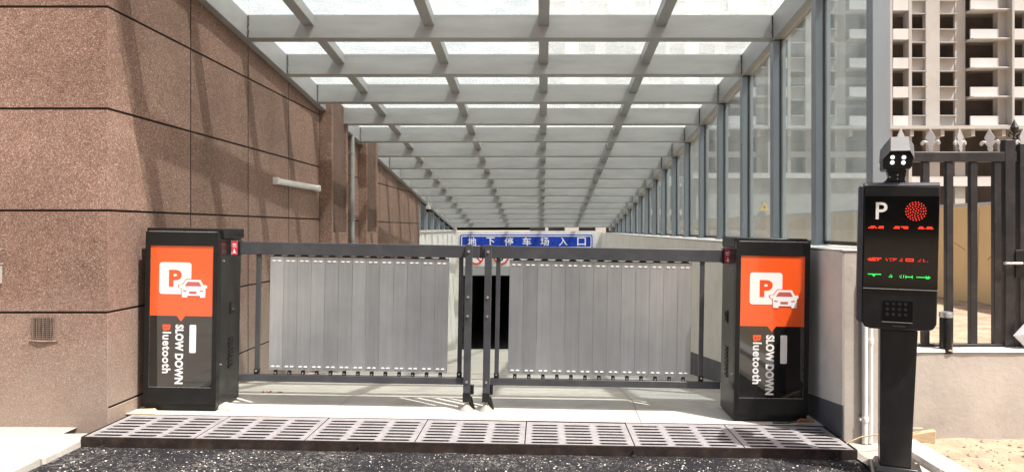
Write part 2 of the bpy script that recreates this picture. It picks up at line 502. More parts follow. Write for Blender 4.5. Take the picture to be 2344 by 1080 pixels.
struct(grid("drive_ramp", 'concrete', -2.66, 1.80, 4.80, 24.0, 8, 96, zramp))
road = struct(grid("road", 'asphalt', -2.56, 1.76, -9, 4.262, 40, 120,
                   lambda x, y: -ROLL * x - 0.052 + 0.007 * mnoise.noise((x * 2.1, y * 2.1, 0)) + 0.004 * mnoise.noise((x * 7, y * 7, 3))))
mb = MB()
def strip(xa, ya, xb, yb, w):
    n_ = 14
    vs = []
    for i in range(n_ + 1):
        x = xa + (xb - xa) * i / n_; y = ya + (yb - ya) * i / n_
        d = Vector((yb - ya, xa - xb)).normalized() * w
        jx = random.uniform(-.002, .002)
        for q in (-1, 1):
            vs.append((x + d.x * q, y + d.y * q + jx, zramp(x + d.x * q, y + d.y * q) + .004))
    mb.add(vs, [(2 * i, 2 * i + 1, 2 * i + 3, 2 * i + 2) for i in range(n_)])
strip(.62, 4.82, .66, 6.4, .003); strip(.66, 6.4, .68, 9, .003); strip(-2.6, 5.95, 1.75, 5.95, .003); strip(-1.35, 4.82, -1.33, 5.9, .0025)
struct(mb.build("drive_joints", 'grip'))
mb = MB()
y_ = 6.6
while y_ < 22.5:
    strip(-2.55, y_, 1.7, y_, .012); y_ += .28
struct(mb.build("drive_grip_lines", 'grip'))
# wide land: below the road in front, higher behind the fence
mb = MB()
zl, zh = -0.16, 0.33
for (x0, x1, y0, y1, z) in ((-200, 200, -120, 4.6, zl), (2.06, 200, 4.62, 23.6, zh), (-200, -2.7, 4.62, 23.6, zh), (-200, 200, 23.6, 400, zh)):
    mb.add([(x0, y0, z), (x1, y0, z), (x1, y1, z), (x0, y1, z)], [(0, 1, 2, 3)])
struct(mb.build("land", 'soil'))
struct(grid("soil_yard", 'soil', 2.2, 4.9, 4.76, 16, 40, 90,
            lambda x, y: 0.345 + 0.035 * mnoise.noise((x * 1.7, y * 1.7, 5)) + 0.018 * mnoise.noise((x * 6, y * 6, 1)) + 0.02))
struct(grid("soil_verge", 'soil', 2.155, 9, 2.0, 4.52, 130, 60,
            lambda x, y: -0.075 + 0.05 * max(0, min(1, (y - 3.2) / 1.3)) * max(0, 1 - abs(x - 2.7) / 2.5)
            + 0.016 * mnoise.noise((x * 3, y * 3, 2)) + 0.011 * mnoise.noise((x * 11, y * 11, 7))))
# left pavement and its kerb
struct(grid("pavement", 'concrete_b', -12, -2.78, -9, 4.62, 30, 40, lambda x, y: 0.012 - 0.004 * (x + 2.7) + 0.006 * mnoise.noise((x * 3, y * 3, 0))))
mb = MB()
yy = 4.40
while yy > -9:
    y2 = yy - (0.5 if yy < 4.0 else 0.46)
    j = random.uniform(-0.006, 0.006)
    mb.hexa([(-2.80, y2 + 0.005, -0.1), (-2.545 + j, y2 + 0.005, -0.1), (-2.555 + j, yy, -0.1), (-2.80, yy, -0.1),
             (-2.80, y2 + 0.005, 0.028), (-2.56 + j, y2 + 0.005, 0.03), (-2.57 + j, yy, 0.034), (-2.80, yy, 0.03)])
    yy = y2
k = struct(mb.build("kerb", 'kerb', bevel=0.012))
# right pad under the post and the white kerb strip beside it
struct(grid("pavement", 'concrete_b', 1.745, 2.02, 1.5, 4.5, 10, 60, lambda x, y: -0.052 + 0.008 * mnoise.noise((x * 4, y * 4, 9)) - (0.02 if x < 1.76 else 0)))
mb = MB()
yy = 4.49
while yy > 0:
    mb.box(2.015, 2.15, yy - 0.595, yy, -0.12, -0.012)
    yy -= 0.6
struct(mb.build("kerb", 'cap', bevel=0.008))

# loose chips on the asphalt: nobody could count them
mb = MB()
for i in range(2600):
    x = random.uniform(-2.5, 1.72); y = 4.22 - abs(random.gauss(0, 0.55)) if i % 3 else random.uniform(1.5, 4.22)
    y = min(y, 4.23)
    r = random.choice((0.0018, 0.0025, 0.003, 0.004, 0.006)) * random.uniform(0.7, 1.3)
    z = -ROLL * x - 0.052 + 0.007 * mnoise.noise((x * 2.1, y * 2.1, 0)) + 0.004 * mnoise.noise((x * 7, y * 7, 3)) + r * 0.35
    a = random.uniform(0, 6.28); q = random.uniform(0.5, 1.0)
    ring = [(x + r * (1 if k % 2 else q) * math.cos(a + k * 1.257), y + r * (1 if k % 2 else q) * math.sin(a + k * 1.257), z + random.uniform(-.2, .2) * r) for k in range(5)]
    mb.add(ring + [(x, y, z + r * 0.55), (x, y, z - r * 0.5)], [(k, (k + 1) % 5, 5) for k in range(5)] + [((k + 1) % 5, k, 6) for k in range(5)])
o = mb.build("pebbles", 'pebble'); o["kind"] = "stuff"
mb = MB()
for i in range(420):
    x = random.uniform(2.17, 3.4); y = random.uniform(3.2, 4.5)
    r = random.choice((0.004, 0.006, 0.009, 0.014)) * random.uniform(0.7, 1.3)
    z = -0.075 + 0.05 * max(0, min(1, (y - 3.2) / 1.3)) * max(0, 1 - abs(x - 2.7) / 2.5) + 0.016 * mnoise.noise((x * 3, y * 3, 2)) + 0.011 * mnoise.noise((x * 11, y * 11, 7)) + r * .3
    a = random.uniform(0, 6.28)
    ring = [(x + r * random.uniform(.6, 1) * math.cos(a + k * 1.047), y + r * random.uniform(.6, 1) * math.sin(a + k * 1.047), z) for k in range(6)]
    mb.add(ring + [(x, y, z + r * 0.6), (x, y, z - r * .5)], [(k, (k + 1) % 6, 6) for k in range(6)] + [((k + 1) % 6, k, 7) for k in range(6)])
o = mb.build("gravel", 'soil'); o["kind"] = "stuff"

# ------------------------------------------------------------------ left stone-chip wall
def zc(y):                          # underside of the canopy beams
    return 2.83 - 0.104 * (y - 6.59)
HX = -2.60
ZG = [-0.484, 0.126, 0.698, 1.307, 1.916, 2.525, 3.134, 3.75]
wall = empty("stucco_wall", (HX, 4.6, 0), "long brown stone chip wall with dark grooves along the left of the drive", "wall")
def wall_run(y0, y1, cols, topf, x=HX, floor=-3.0, name="wall"):
    """panels 12 mm proud of a dark backing, so every joint is a real groove"""
    mb = MB()
    n = len(cols) - 1
    rows = list(ZG)
    while rows[0] > floor:
        rows.insert(0, rows[0] - 0.609)
    for i in range(n):
        a, b = cols[i] + (0.007 if i else 0), cols[i + 1] - (0.007 if i < n - 1 else 0)
        for r in range(len(rows) - 1):
            z0, z1 = rows[r] + 0.007, rows[r + 1] - 0.007
            ta, tb = min(z1, topf(a)), min(z1, topf(b))
            if ta - z0 < 0.02 or tb - z0 < 0.02:
                continue
            mb.hexa([(x - 0.012, a, z0), (x, a, z0), (x, b, z0), (x - 0.012, b, z0),
                     (x - 0.012, a, ta), (x, a, ta), (x, b, tb), (x - 0.012, b, tb)])
    return mb
top = lambda y: zc(y) + 0.26
seg = wall_run(4.612, 8.98, [4.612, 5.69, 6.80, 7.89, 8.98], top)
seg2 = wall_run(9.0, 16.3, [9.0, 10.1, 11.2, 12.3, 13.4, 14.5, 15.4, 16.3], top)
# front return, facing the street
fr = MB()
for r in range(2, len(ZG) - 1):
    fr.box(-9.0, HX, 4.6, 4.612, ZG[r] + 0.007, ZG[r + 1] - 0.007)
fr.box(-9.0, HX, 4.6, 4.612, -0.3, ZG[2] - 0.007)
face = MB(); face.v = seg.v + seg2.v; face.f = seg.f + [tuple(i + len(seg.v) for i in f) for f in seg2.f]
face.add(fr.v, fr.f)
wf = face.build("wall", 'stucco', wall, bevel=0.002, loc=(0, 0, 0))
wf.matrix_parent_inverse = Matrix.Translation(wall.location).inverted()
wf.data.materials.append(MT['groove'])           # joints are painted dark except their upward lips
for p in wf.data.polygons:
    front = p.center.y < 4.6125 and p.center.x < HX + .0001 and p.normal.y < -.5
    if not (p.normal.x > .5 or front or p.normal.z > .5):
        p.material_index = 1
def child_world(o, parent):         # geometry given in world coordinates
    o.parent = parent
    o.matrix_parent_inverse = (Matrix.Translation(parent.location) @ parent.rotation_euler.to_matrix().to_4x4()).inverted()
    return o
core = MB()
core.prism([(4.614, -3.0), (16.296, -3.0), (16.296, top(16.296) - 0.02), (4.614, top(4.614) - 0.02)], 'x', -2.9, HX - 0.0118)
core.box(-8.99, -2.902, 4.614, 4.9, -0.3, 3.7)
child_world(core.build("groove_backing", 'groove'), wall)
# two projecting piers with a sunken panel facing the drive
for (y0, y1, xin) in ((9.0, 9.75, -2.46), (10.88, 11.62, -2.485)):
    pm = MB()
    zt = zc(y0) + 0.215
    d = 0.032
    e = 0.065
    zb = 1.15
    pm.box(HX - 0.01, xin, y0, y0 + e, -1.2, zt)                     # near jamb
    pm.box(HX - 0.01, xin, y1 - e, y1, -1.2, zt)                     # far jamb
    pm.box(HX - 0.01, xin, y0 + e, y1 - e, -1.2, zb)                 # below the panel
    pr_o = child_world(pm.build("pier", 'stucco_edge', bevel=0.006), wall)
    sp = MB(); sp.box(HX - 0.01, xin - d, y0 + e + .0005, y1 - e - .0005, zb + .0005, zt)
    child_world(sp.build("sunken_panel", 'stucco_panel'), wall)
# rain pipe standing between the piers
def put_world(mb, name, mat, label, cat, bevel=0, group=None):
    """a one-mesh thing from world coordinates, origin at its base"""
    xs = [v[0] for v in mb.v]; ys = [v[1] for v in mb.v]; zs = [v[2] for v in mb.v]
    c = Vector(((min(xs) + max(xs)) / 2, (min(ys) + max(ys)) / 2, min(zs)))
    mb.v = [tuple(Vector(v) - c) for v in mb.v]
    return tag(mb.build(name, mat, bevel=bevel, loc=c), label, cat, group)
def root_world(name, loc, label, cat, group=None):
    return empty(name, loc, label, cat, group)

dp = root_world("drain_pipe", (-2.55, 10.32, -.6), "grey vertical drain pipe in the recess between the two stone chip piers", "pipe")
mb = MB(); mb.tube([(0, 0, 0), (0, 0, 1.5), (0, 0, zc(10.32) + .6)], .032, 12)
mb.build("pipe", 'steel', dp, smooth=False)
for z in (.9, 2.0, 2.8):
    mb = MB(); mb.lathe([(.034, 0), (.037, .002), (.037, .03), (.034, .032)], (0, 0, z), 12); mb.box(-.048, -.03, -.015, .015, z + .002, z + .03)
    mb.build("clip", 'steel', dp)

vr = root_world("wall_vent", (-2.97, 4.6, 0.54), "small square rusty wire mesh vent low in the stone chip wall", "vent")
mb = MB()
x0, x1, z0, z1 = -3.045, -2.915, 0.545, 0.675
for i in range(12):
    x = x0 + (x1 - x0) * i / 11 + random.uniform(-.002, .002)
    mb.tube([(x, 4.592, z0 - random.uniform(0, .008)), (x + random.uniform(-.003, .003), 4.590, (z0 + z1) / 2), (x, 4.592, z1 + random.uniform(-.012, .012))], 0.0016, 5)
for i in range(12):
    z = z0 + (z1 - z0) * i / 11
    mb.tube([(x0 - random.uniform(0, .006), 4.594, z), (x1 + random.uniform(0, .006), 4.594, z)], 0.0016, 5)
child_world(mb.build("wire_mesh", 'mesh_wire'), vr)
mb = MB(); mb.box(x0 + .006, x1 - .006, 4.5975, 4.5995, z0 + .004, z1 - .008)
child_world(mb.build("opening", 'groove'), vr)
mb = MB(); mb.tube([(x0 - .02, 4.596, z0 - .012), (x0 + .05, 4.592, z0 - .018), (x1 + .02, 4.596, z0 - .016)], [.004, .007, .003], 6)
child_world(mb.build("mortar_lip", 'stucco'), vr)

mb = MB(); mb.prism([(-3.40, 0.87), (-3.228, 0.87), (-3.228, 0.985), (-3.40, 0.985)], 'y', 4.54, 4.6)
bx = root_world("wall_box", (-3.26, 4.6, 0.86), "pale grey metal box on the stone chip wall at the picture's left edge", "box")
child_world(mb.build("case", 'kerb', bevel=0.004), bx)
mb = MB(); mb.box(-3.405, -3.224, 4.532, 4.6, 0.986, 0.992)
child_world(mb.build("lid", 'kerb'), bx)

lr = root_world("tube_lamp", (HX, 8.14, 1.63), "white batten tube lamp fixed to the stone chip wall before the piers", "lamp")
mb = MB(); mb.prism([(HX, 1.632), (HX + .035, 1.632), (HX + .05, 1.645), (HX + .05, 1.672), (HX + .03, 1.69), (HX, 1.69)], 'y', 7.46, 8.80)
child_world(mb.build("lamp_body", 'lamp_white', bevel=0.003), lr)
for a, b in ((7.41, 7.458), (8.802, 8.85)):
    mb = MB(); mb.box(HX, HX + 0.056, a, b, 1.626, 1.694)
    child_world(mb.build("end_cap", 'pvc', bevel=0.006), lr)

# ------------------------------------------------------------------ canopy
YK = [6.59 + 1.02 * k for k in range(-2, 16)]
XL, XR = -2.53, 1.98
cano = empty("glass_canopy", (0, 4.5, 2.83), "sloping grey steel canopy with dusty glass panes over the drive", "canopy")
BH, BD = 0.20, 0.10
for y in YK:
    mb = MB(); z = zc(y)
    mb.hexa([(XL, y, z), (XR, y, z), (XR, y + BD, z - .104 * BD), (XL, y + BD, z - .104 * BD),
             (XL, y, z + BH), (XR, y, z + BH), (XR, y + BD, z + BH - .104 * BD), (XL, y + BD, z + BH - .104 * BD)])
    child_world(mb.build("cross_beam", 'steel', bevel=0.004), cano)
for y in YK[1:9]:
    for xe in (XL + .012, XR - .008):
        n_ = 26
        mb = MB(); z = zc(y)
        mb.tube([(xe + random.uniform(-.004, .004), y - .001, z + .004 + (BH - .01) * i / n_) for i in range(n_ + 1)], [random.uniform(.0015, .0055) for i in range(n_ + 1)], 6)
        child_world(mb.build("weld_bead", 'channel'), cano)
def along(x0, x1, y0, y1, zlo, zhi):
    a, b = zc(y0), zc(y1)
    return MB().hexa([(x0, y0, a + zlo), (x1, y0, a + zlo), (x1, y1, b + zlo), (x0, y1, b + zlo),
                      (x0, y0, a + zhi), (x1, y0, a + zhi), (x1, y1, b + zhi), (x0, y1, b + zhi)])
PX = [-2.0, -0.97, 0.015, 1.02]
for x in PX:
    child_world(along(x - .045, x + .045, 4.46, 22.85, 0.105, BH - .003).build("purlin", 'steel', bevel=0.003), cano)
child_world(along(HX + .004, XL, 4.46, 22.85, 0.0, BH).build("edge_beam", 'steel', bevel=0.003), cano)
child_world(along(XR, XR + .11, 4.46, 22.85, -0.012, BH + .002).build("edge_beam", 'steel', bevel=0.003), cano)
GX = [HX - .02] + PX + [XR + .13]
GY = [4.42] + YK[1:] + [22.9]
for j in range(len(GY) - 1):
    for i in range(len(GX) - 1):
        mb = along(GX[i] + .006, GX[i + 1] - .006, GY[j] + (.056 if j else 0), GY[j + 1] + .044 * (j < len(GY) - 2), BH + .010, BH + .020)
        child_world(mb.build("glass_pane", 'pane_roof'), cano)

# ------------------------------------------------------------------ glazed side walls
side = empty("glass_side_wall", (2.03, 4.5, 1.08), "tall dusty glass wall with blue grey steel posts on the right plinth", "glass wall")
PT = 1.082
for i, y in enumerate([4.61] + YK[1:]):
    mb = MB(); mb.box(XR, XR + .11, y, y + .09, PT, zc(y + .09) - .014)
    child_world(mb.build("post", 'steel_blue', bevel=0.004), side)
    mb = MB(); mb.box(XR - .018, XR + .128, y - .018, y + .108, PT, PT + .008)
    child_world(mb.build("foot_plate", 'steel_blue'), side)
    y2 = YK[i + 1] if i + 1 < len(YK) else 22.9
    a, b = y + .098, y2 - .008
    if b - a > 0.2:
        g = MB().hexa([(2.045, a, PT + .03), (2.055, a, PT + .03), (2.055, b, PT + .03), (2.045, b, PT + .03),
                       (2.045, a, zc(a) - .03), (2.055, a, zc(a) - .03), (2.055, b, zc(b) - .03), (2.045, b, zc(b) - .03)])
        gp = child_world(g.build("glass_pane", 'pane_side'), side)
        s = MB()
        s.box(2.038, 2.062, a - .008, a, PT + .03, zc(a) - .014)
        s.box(2.038, 2.062, b, b + .008, PT + .03, zc(b) - .014)
        s.box(2.038, 2.062, a, b, PT + .006, PT + .03)
        child_world(s.build("gasket", 'rubber'), gp) if False else child_world(s.build("gasket", 'rubber'), side)

# ------------------------------------------------------------------ right plinth wall
pl = empty("plinth_wall", (1.9, 4.5, 0), "pale painted concrete plinth wall with grey skirting along the right of the drive", "wall")
mb = MB(); mb.box(1.763, 2.12, 4.5, 22.8, -3.0, 1.066)
child_world(mb.build("core", 'concrete_b', bevel=0.008), pl)
mb = MB(); mb.box(1.758, 2.125, 4.494, 22.8, 1.0665, 1.0785)
child_world(mb.build("mortar_cap", 'cap', bevel=0.004), pl)
ys = lambda y: 0.155 - 0.0915 * (y - 4.62)
mb = MB(); mb.prism([(4.502, ys(4.5)), (22.79, ys(22.79)), (22.79, 1.06), (4.502, 1.06)], 'x', 1.7605, 1.763)
child_world(mb.build("painted_face", 'paint_cream'), pl)
mb = MB(); mb.prism([(4.502, -3.0), (22.79, -3.0), (22.79, ys(22.79) - .001), (4.502, ys(4.5) - .001)], 'x', 1.7595, 1.763)
child_world(mb.build("skirting", 'paint_grey'), pl)

# ------------------------------------------------------------------ far left: corrugated lining with glazing above
cw = empty("corrugated_wall", (-2.62, 16.32, -1.6), "white corrugated sheet wall beyond the stone chip wall", "wall")
mb = MB(); prof = []
y = 16.32; k = 0
pts = []
while y < 22.75:
    for dy, dx in ((0, 0), (.10, 0), (.125, .03), (.185, .03), (.21, 0)):
        pts.append((-2.62 + dx, y + dy))
    y += .21
vs = []; fs = []
for (x, y) in pts:
    vs += [(x, y, -3.0), (x, y, 1.12), (x - .004, y, -3.0), (x - .004, y, 1.12)]
for i in range(len(pts) - 1):
    a = 4 * i
    fs += [(a, a + 4, a + 5, a + 1), (a + 3, a + 7, a + 6, a + 2), (a + 1, a + 5, a + 7, a + 3)]
mb.add(vs, fs)
child_world(mb.build("sheeting", 'white_sheet'), cw)
mb = MB(); mb.box(-3.0, -2.63, 16.31, 22.8, -3.0, 1.10)
child_world(mb.build("core", 'concrete_b'), cw)
mb = MB(); mb.box(-3.0, -2.57, 16.31, 22.8, 1.122, 1.16)
child_world(mb.build("mortar_cap", 'cap'), cw)
s2 = empty("glass_side_wall", (-2.6, 16.4, 1.16), "short far glass wall above the white corrugated sheeting", "glass wall")
yl = [16.36 + 1.02 * i for i in range(7)]
for i, y in enumerate(yl):
    mb = MB(); mb.box(-2.71, -2.602, y, y + .09, 1.162, zc(y + .09) - .003)
    child_world(mb.build("post", 'steel_blue', bevel=0.004), s2)
    if i + 1 < len(yl):
        a, b = y + .095, yl[i + 1] - .005
        g = MB().hexa([(-2.68, a, 1.17), (-2.67, a, 1.17), (-2.67, b, 1.17), (-2.68, b, 1.17),
                       (-2.68, a, zc(a) - .003), (-2.67, a, zc(a) - .003), (-2.67, b, zc(b) - .003), (-2.68, b, zc(b) - .003)])
        child_world(g.build("glass_pane", 'pane_side'), s2)

# ------------------------------------------------------------------ garage portal
YP = 22.8
po = empty("garage_portal", (-0.4, YP, -2.4), "white garage portal with a dark opening at the foot of the ramp", "garage entrance")
ZO = -0.19
mb = MB(); mb.box(-2.62, 1.76, YP, YP + .3, ZO + .28, 1.13)
child_world(mb.build("header", 'white_sheet'), po)
mb = MB(); mb.box(-2.38, 1.76, YP - .06, YP + .3, ZO, ZO + .2); mb.box(-2.38, 1.76, YP - .03, YP + .3, ZO + .202, ZO + .278)
child_world(mb.build("header_beam", 'steel', bevel=0.01), po)
mb = MB(); mb.box(-2.60, -2.40, YP - .02, YP + .3, -2.7, 1.125)
child_world(mb.build("jamb", 'white_sheet'), po)
mb = MB(); mb.box(-2.398, -2.30, YP + .02, YP + .3, -2.7, ZO - .002)
child_world(mb.build("door_track", 'channel'), po)
mb = MB(); mb.box(1.62, 1.757, YP, YP + .3, -2.7, ZO - .002)
child_world(mb.build("jamb", 'white_sheet'), po)
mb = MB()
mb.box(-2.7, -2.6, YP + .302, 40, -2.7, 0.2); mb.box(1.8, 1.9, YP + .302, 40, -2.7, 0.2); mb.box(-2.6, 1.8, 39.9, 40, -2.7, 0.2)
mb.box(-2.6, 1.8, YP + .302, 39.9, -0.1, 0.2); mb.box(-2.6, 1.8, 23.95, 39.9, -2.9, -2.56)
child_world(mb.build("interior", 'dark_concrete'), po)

sg = empty("entrance_sign", (-0.46, YP - .07, 0.64), "long blue sign with white Chinese writing over the garage portal", "sign")
sx0, sx1 = (1054 - 1241) * YP / 1760, (1356 - 1241) * YP / 1760
sz1, sz0 = 1.2 - (537 - 523) * YP / 1760, 1.2 - (569 - 523) * YP / 1760
mb = MB(); mb.prism(rrect(sx0, sx1, sz0, sz1, .05), 'y', YP - .06, YP - .002)
child_world(mb.build("board", 'sign_blue'), sg)
out = rrect(sx0 + .03, sx1 - .03, sz0 + .03, sz1 - .03, .045); inn = rrect(sx0 + .055, sx1 - .055, sz0 + .055, sz1 - .055, .035)
mb = MB(); n = len(out)
mb.add([(p[0], YP - .063, p[1]) for p in out] + [(p[0], YP - .063, p[1]) for p in inn], [(i, (i + 1) % n, (i + 1) % n + n, i + n) for i in range(n)])
child_world(mb.build("border_line", 'sign_white'), sg)
cxs = [1081, 1123, 1165, 1206, 1247, 1289, 1331]
for ch, u in zip("\u5730\u4e0b\u505c\u8f66\u573a\u5165\u53e3", cxs):
    x = (u - 1241) * YP / 1760
    w = 0.128; zz = 1.2 - (552.5 - 523) * YP / 1760
    tx = text("character", ch, x - w, x + w, zz - .125, zz + .125, YP - .0605, 'sign_white', None, bold=0.018, thick=0.004)
    child_world(tx, sg)

def round_sign(u, label, kind):
    x = (u - 1241) * YP / 1760; z = 1.2 - (588 - 523) * YP / 1760; r = 0.235
    rt = empty("prohibition_sign", (x, YP, z - r), label, "sign")
    def disc(rr, y0, y1): return MB().prism([(x + rr * math.cos(2 * math.pi * k / 40), z + rr * math.sin(2 * math.pi * k / 40)) for k in range(40)], 'y', y0, y1)
    child_world(disc(r, YP - .02, YP - .004).build("plate", 'sign_white'), rt)
    m = MB(); N = 40
    P = lambda rr, k: (x + rr * math.cos(2 * math.pi * k / N), YP - .0225, z + rr * math.sin(2 * math.pi * k / N))
    m.add([P(r * .97, k) for k in range(N)] + [P(r * .76, k) for k in range(N)], [(k, (k + 1) % N, (k + 1) % N + N, k + N) for k in range(N)])
    if kind == 'slash':
        m.add([(x - .15, YP - .0235, z + .12), (x - .12, YP - .0235, z + .15), (x + .15, YP - .0235, z - .12), (x + .12, YP - .0235, z - .15)], [(0, 1, 2, 3)])
    child_world(m.build("red_ring", 'sign_red'), rt)
    if kind != 'slash':
        child_world(text("numeral", "5", x - .07, x + .07, z - .12, z + .12, YP - .021, 'black', None, bold=.02, thick=.002), rt)
round_sign(1090, "round white sign with a red ring and slash on the portal header", 'slash')
round_sign(1147, "round white sign with a red ring and a black numeral on the portal header", 'num')

# security camera under the canopy
cc = px(980, 482, 14.9)
cr = empty("security_camera", cc, "white dome security camera hanging from the canopy beside the stone chip wall", "camera")
mb = MB(); mb.tube([(0, 0, .22), (0, 0, .05)], .014, 10)
mb.lathe([(.03, .20), (.03, .215)], (0, 0, 0), 14)
mb.build("stem", 'lamp_white', cr)
mb = MB(); mb.lathe([(.02, .10), (.045, .09), (.052, .05), (.05, .03)], (0, 0, 0), 18)
mb.build("housing", 'lamp_white', cr, smooth=True)
mb = MB(); mb.lathe([(.044, .029), (.042, 0), (.03, -.025), (.01, -.036)], (0, 0, 0), 18)
mb.build("dome", 'black_gloss', cr, smooth=True)

# ------------------------------------------------------------------ drain grates
gw = 4.298 / 7
GX0, GY0, GY1 = -2.553, 4.275, 4.785
ch = empty("drain_channel", (GX0, GY0, 0), "rusty dark steel channel edge holding the drain grates across the drive", "drain channel", tilt=True)
LEN = 4.298
mb = MB(); mb.box(-.006, LEN + .006, -.012, 0, -.09, .004)
mb.build("front_rail", 'channel', ch, bevel=.003)
mb = MB(); mb.box(-.006, LEN + .006, .512, .522, -.09, .002)
mb.build("back_rail", 'channel', ch)
mb = MB(); mb.box(-.006, -.001, 0, .512, -.09, .004)
mb.build("end_rail", 'channel', ch)
mb = MB(); mb.box(LEN + .001, LEN + .006, 0, .512, -.09, .004)
mb.build("end_rail", 'channel', ch)
mb = MB(); mb.box(0, LEN, 0, .512, -.35, -.30); mb.box(0, LEN, -.011, -.001, -.35, -.092); mb.box(0, LEN, .513, .52, -.35, -.092)
mb.build("trough", 'pit', ch)
for xx in (.115, 1.54, 3.06, 4.18):
    mb = MB()
    mb.tube([(xx, -.022, -.052), (xx, -.022, -.012)], .005, 8)
    mb.tube([(xx - .014, -.02, -.05), (xx + .014, -.024, -.046)], .006, 8)
    mb.lathe([(.014, -.058), (.016, -.05), (.010, -.04)], (xx, -.022, 0), 8)
    mb.build("hinge_stub", 'pit', ch)
def grate_mesh():
    mb = MB(); w = gw - .006; d = .506
    t = .028
    zt, zb = 0.0, -t
    mx, my = .028, .030
    mid = .030
    cols = 3; cw_ = (w - 2 * mx - (cols - 1) * mid) / cols
    xs = []
    x = mx
    for c_ in range(cols):
        xs.append((x, x + cw_)); x += cw_ + mid
    # longitudinal members
    prev = 0
    for a, b in xs:
        mb.box(prev, a, 0, d, zb, zt); prev = b
    mb.box(prev, w, 0, d, zb, zt)
    rows = 7
    pitch = (d - 2 * my) / rows
    slot = pitch * .48
    for a, b in xs:
        mb.box(a, b, 0, my, zb, zt - .0004)
        for r in range(rows):
            ya = my + r * pitch
            if r < rows:
                mb.box(a, b, ya + slot, (ya + pitch) if r < rows - 1 else d, zb, zt - .0004)
            # rounded slot ends
            for xe, sg_ in ((a, 1), (b, -1)):
                mb.prism([(xe, ya), (xe + sg_ * slot * .5, ya), (xe, ya + slot * .45)], 'z', zb, zt - .0006)
                mb.prism([(xe, ya + slot), (xe, ya + slot * .55), (xe + sg_ * slot * .5, ya + slot)], 'z', zb, zt - .0006)
    return mb
gm = grate_mesh()
where = ["beside the stone chip wall, at the foot of the left cabinet", "second from the stone chip wall",
         "third from the stone chip wall, before the left gate leaf", "in the middle of the row, before the gap between the leaves",
         "third from the right plinth wall", "second from the right plinth wall",
         "at the row's end by the right plinth, raised along one seam"]
g0 = None
for i in range(7):
    lab = "grey slotted drain grate " + where[i]
    loc = road_pt(GX0 + i * gw + .003, GY0 + .003, 0.0)
    if i == 0:
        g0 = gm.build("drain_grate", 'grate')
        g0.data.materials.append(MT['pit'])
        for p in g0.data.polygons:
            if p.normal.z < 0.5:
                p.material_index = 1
        o = g0
    else:
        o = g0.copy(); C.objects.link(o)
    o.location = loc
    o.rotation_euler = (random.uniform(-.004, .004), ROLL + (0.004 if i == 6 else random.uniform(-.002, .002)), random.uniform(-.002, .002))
    tag(o, lab, "drain grate", "grates in a row across the drive")

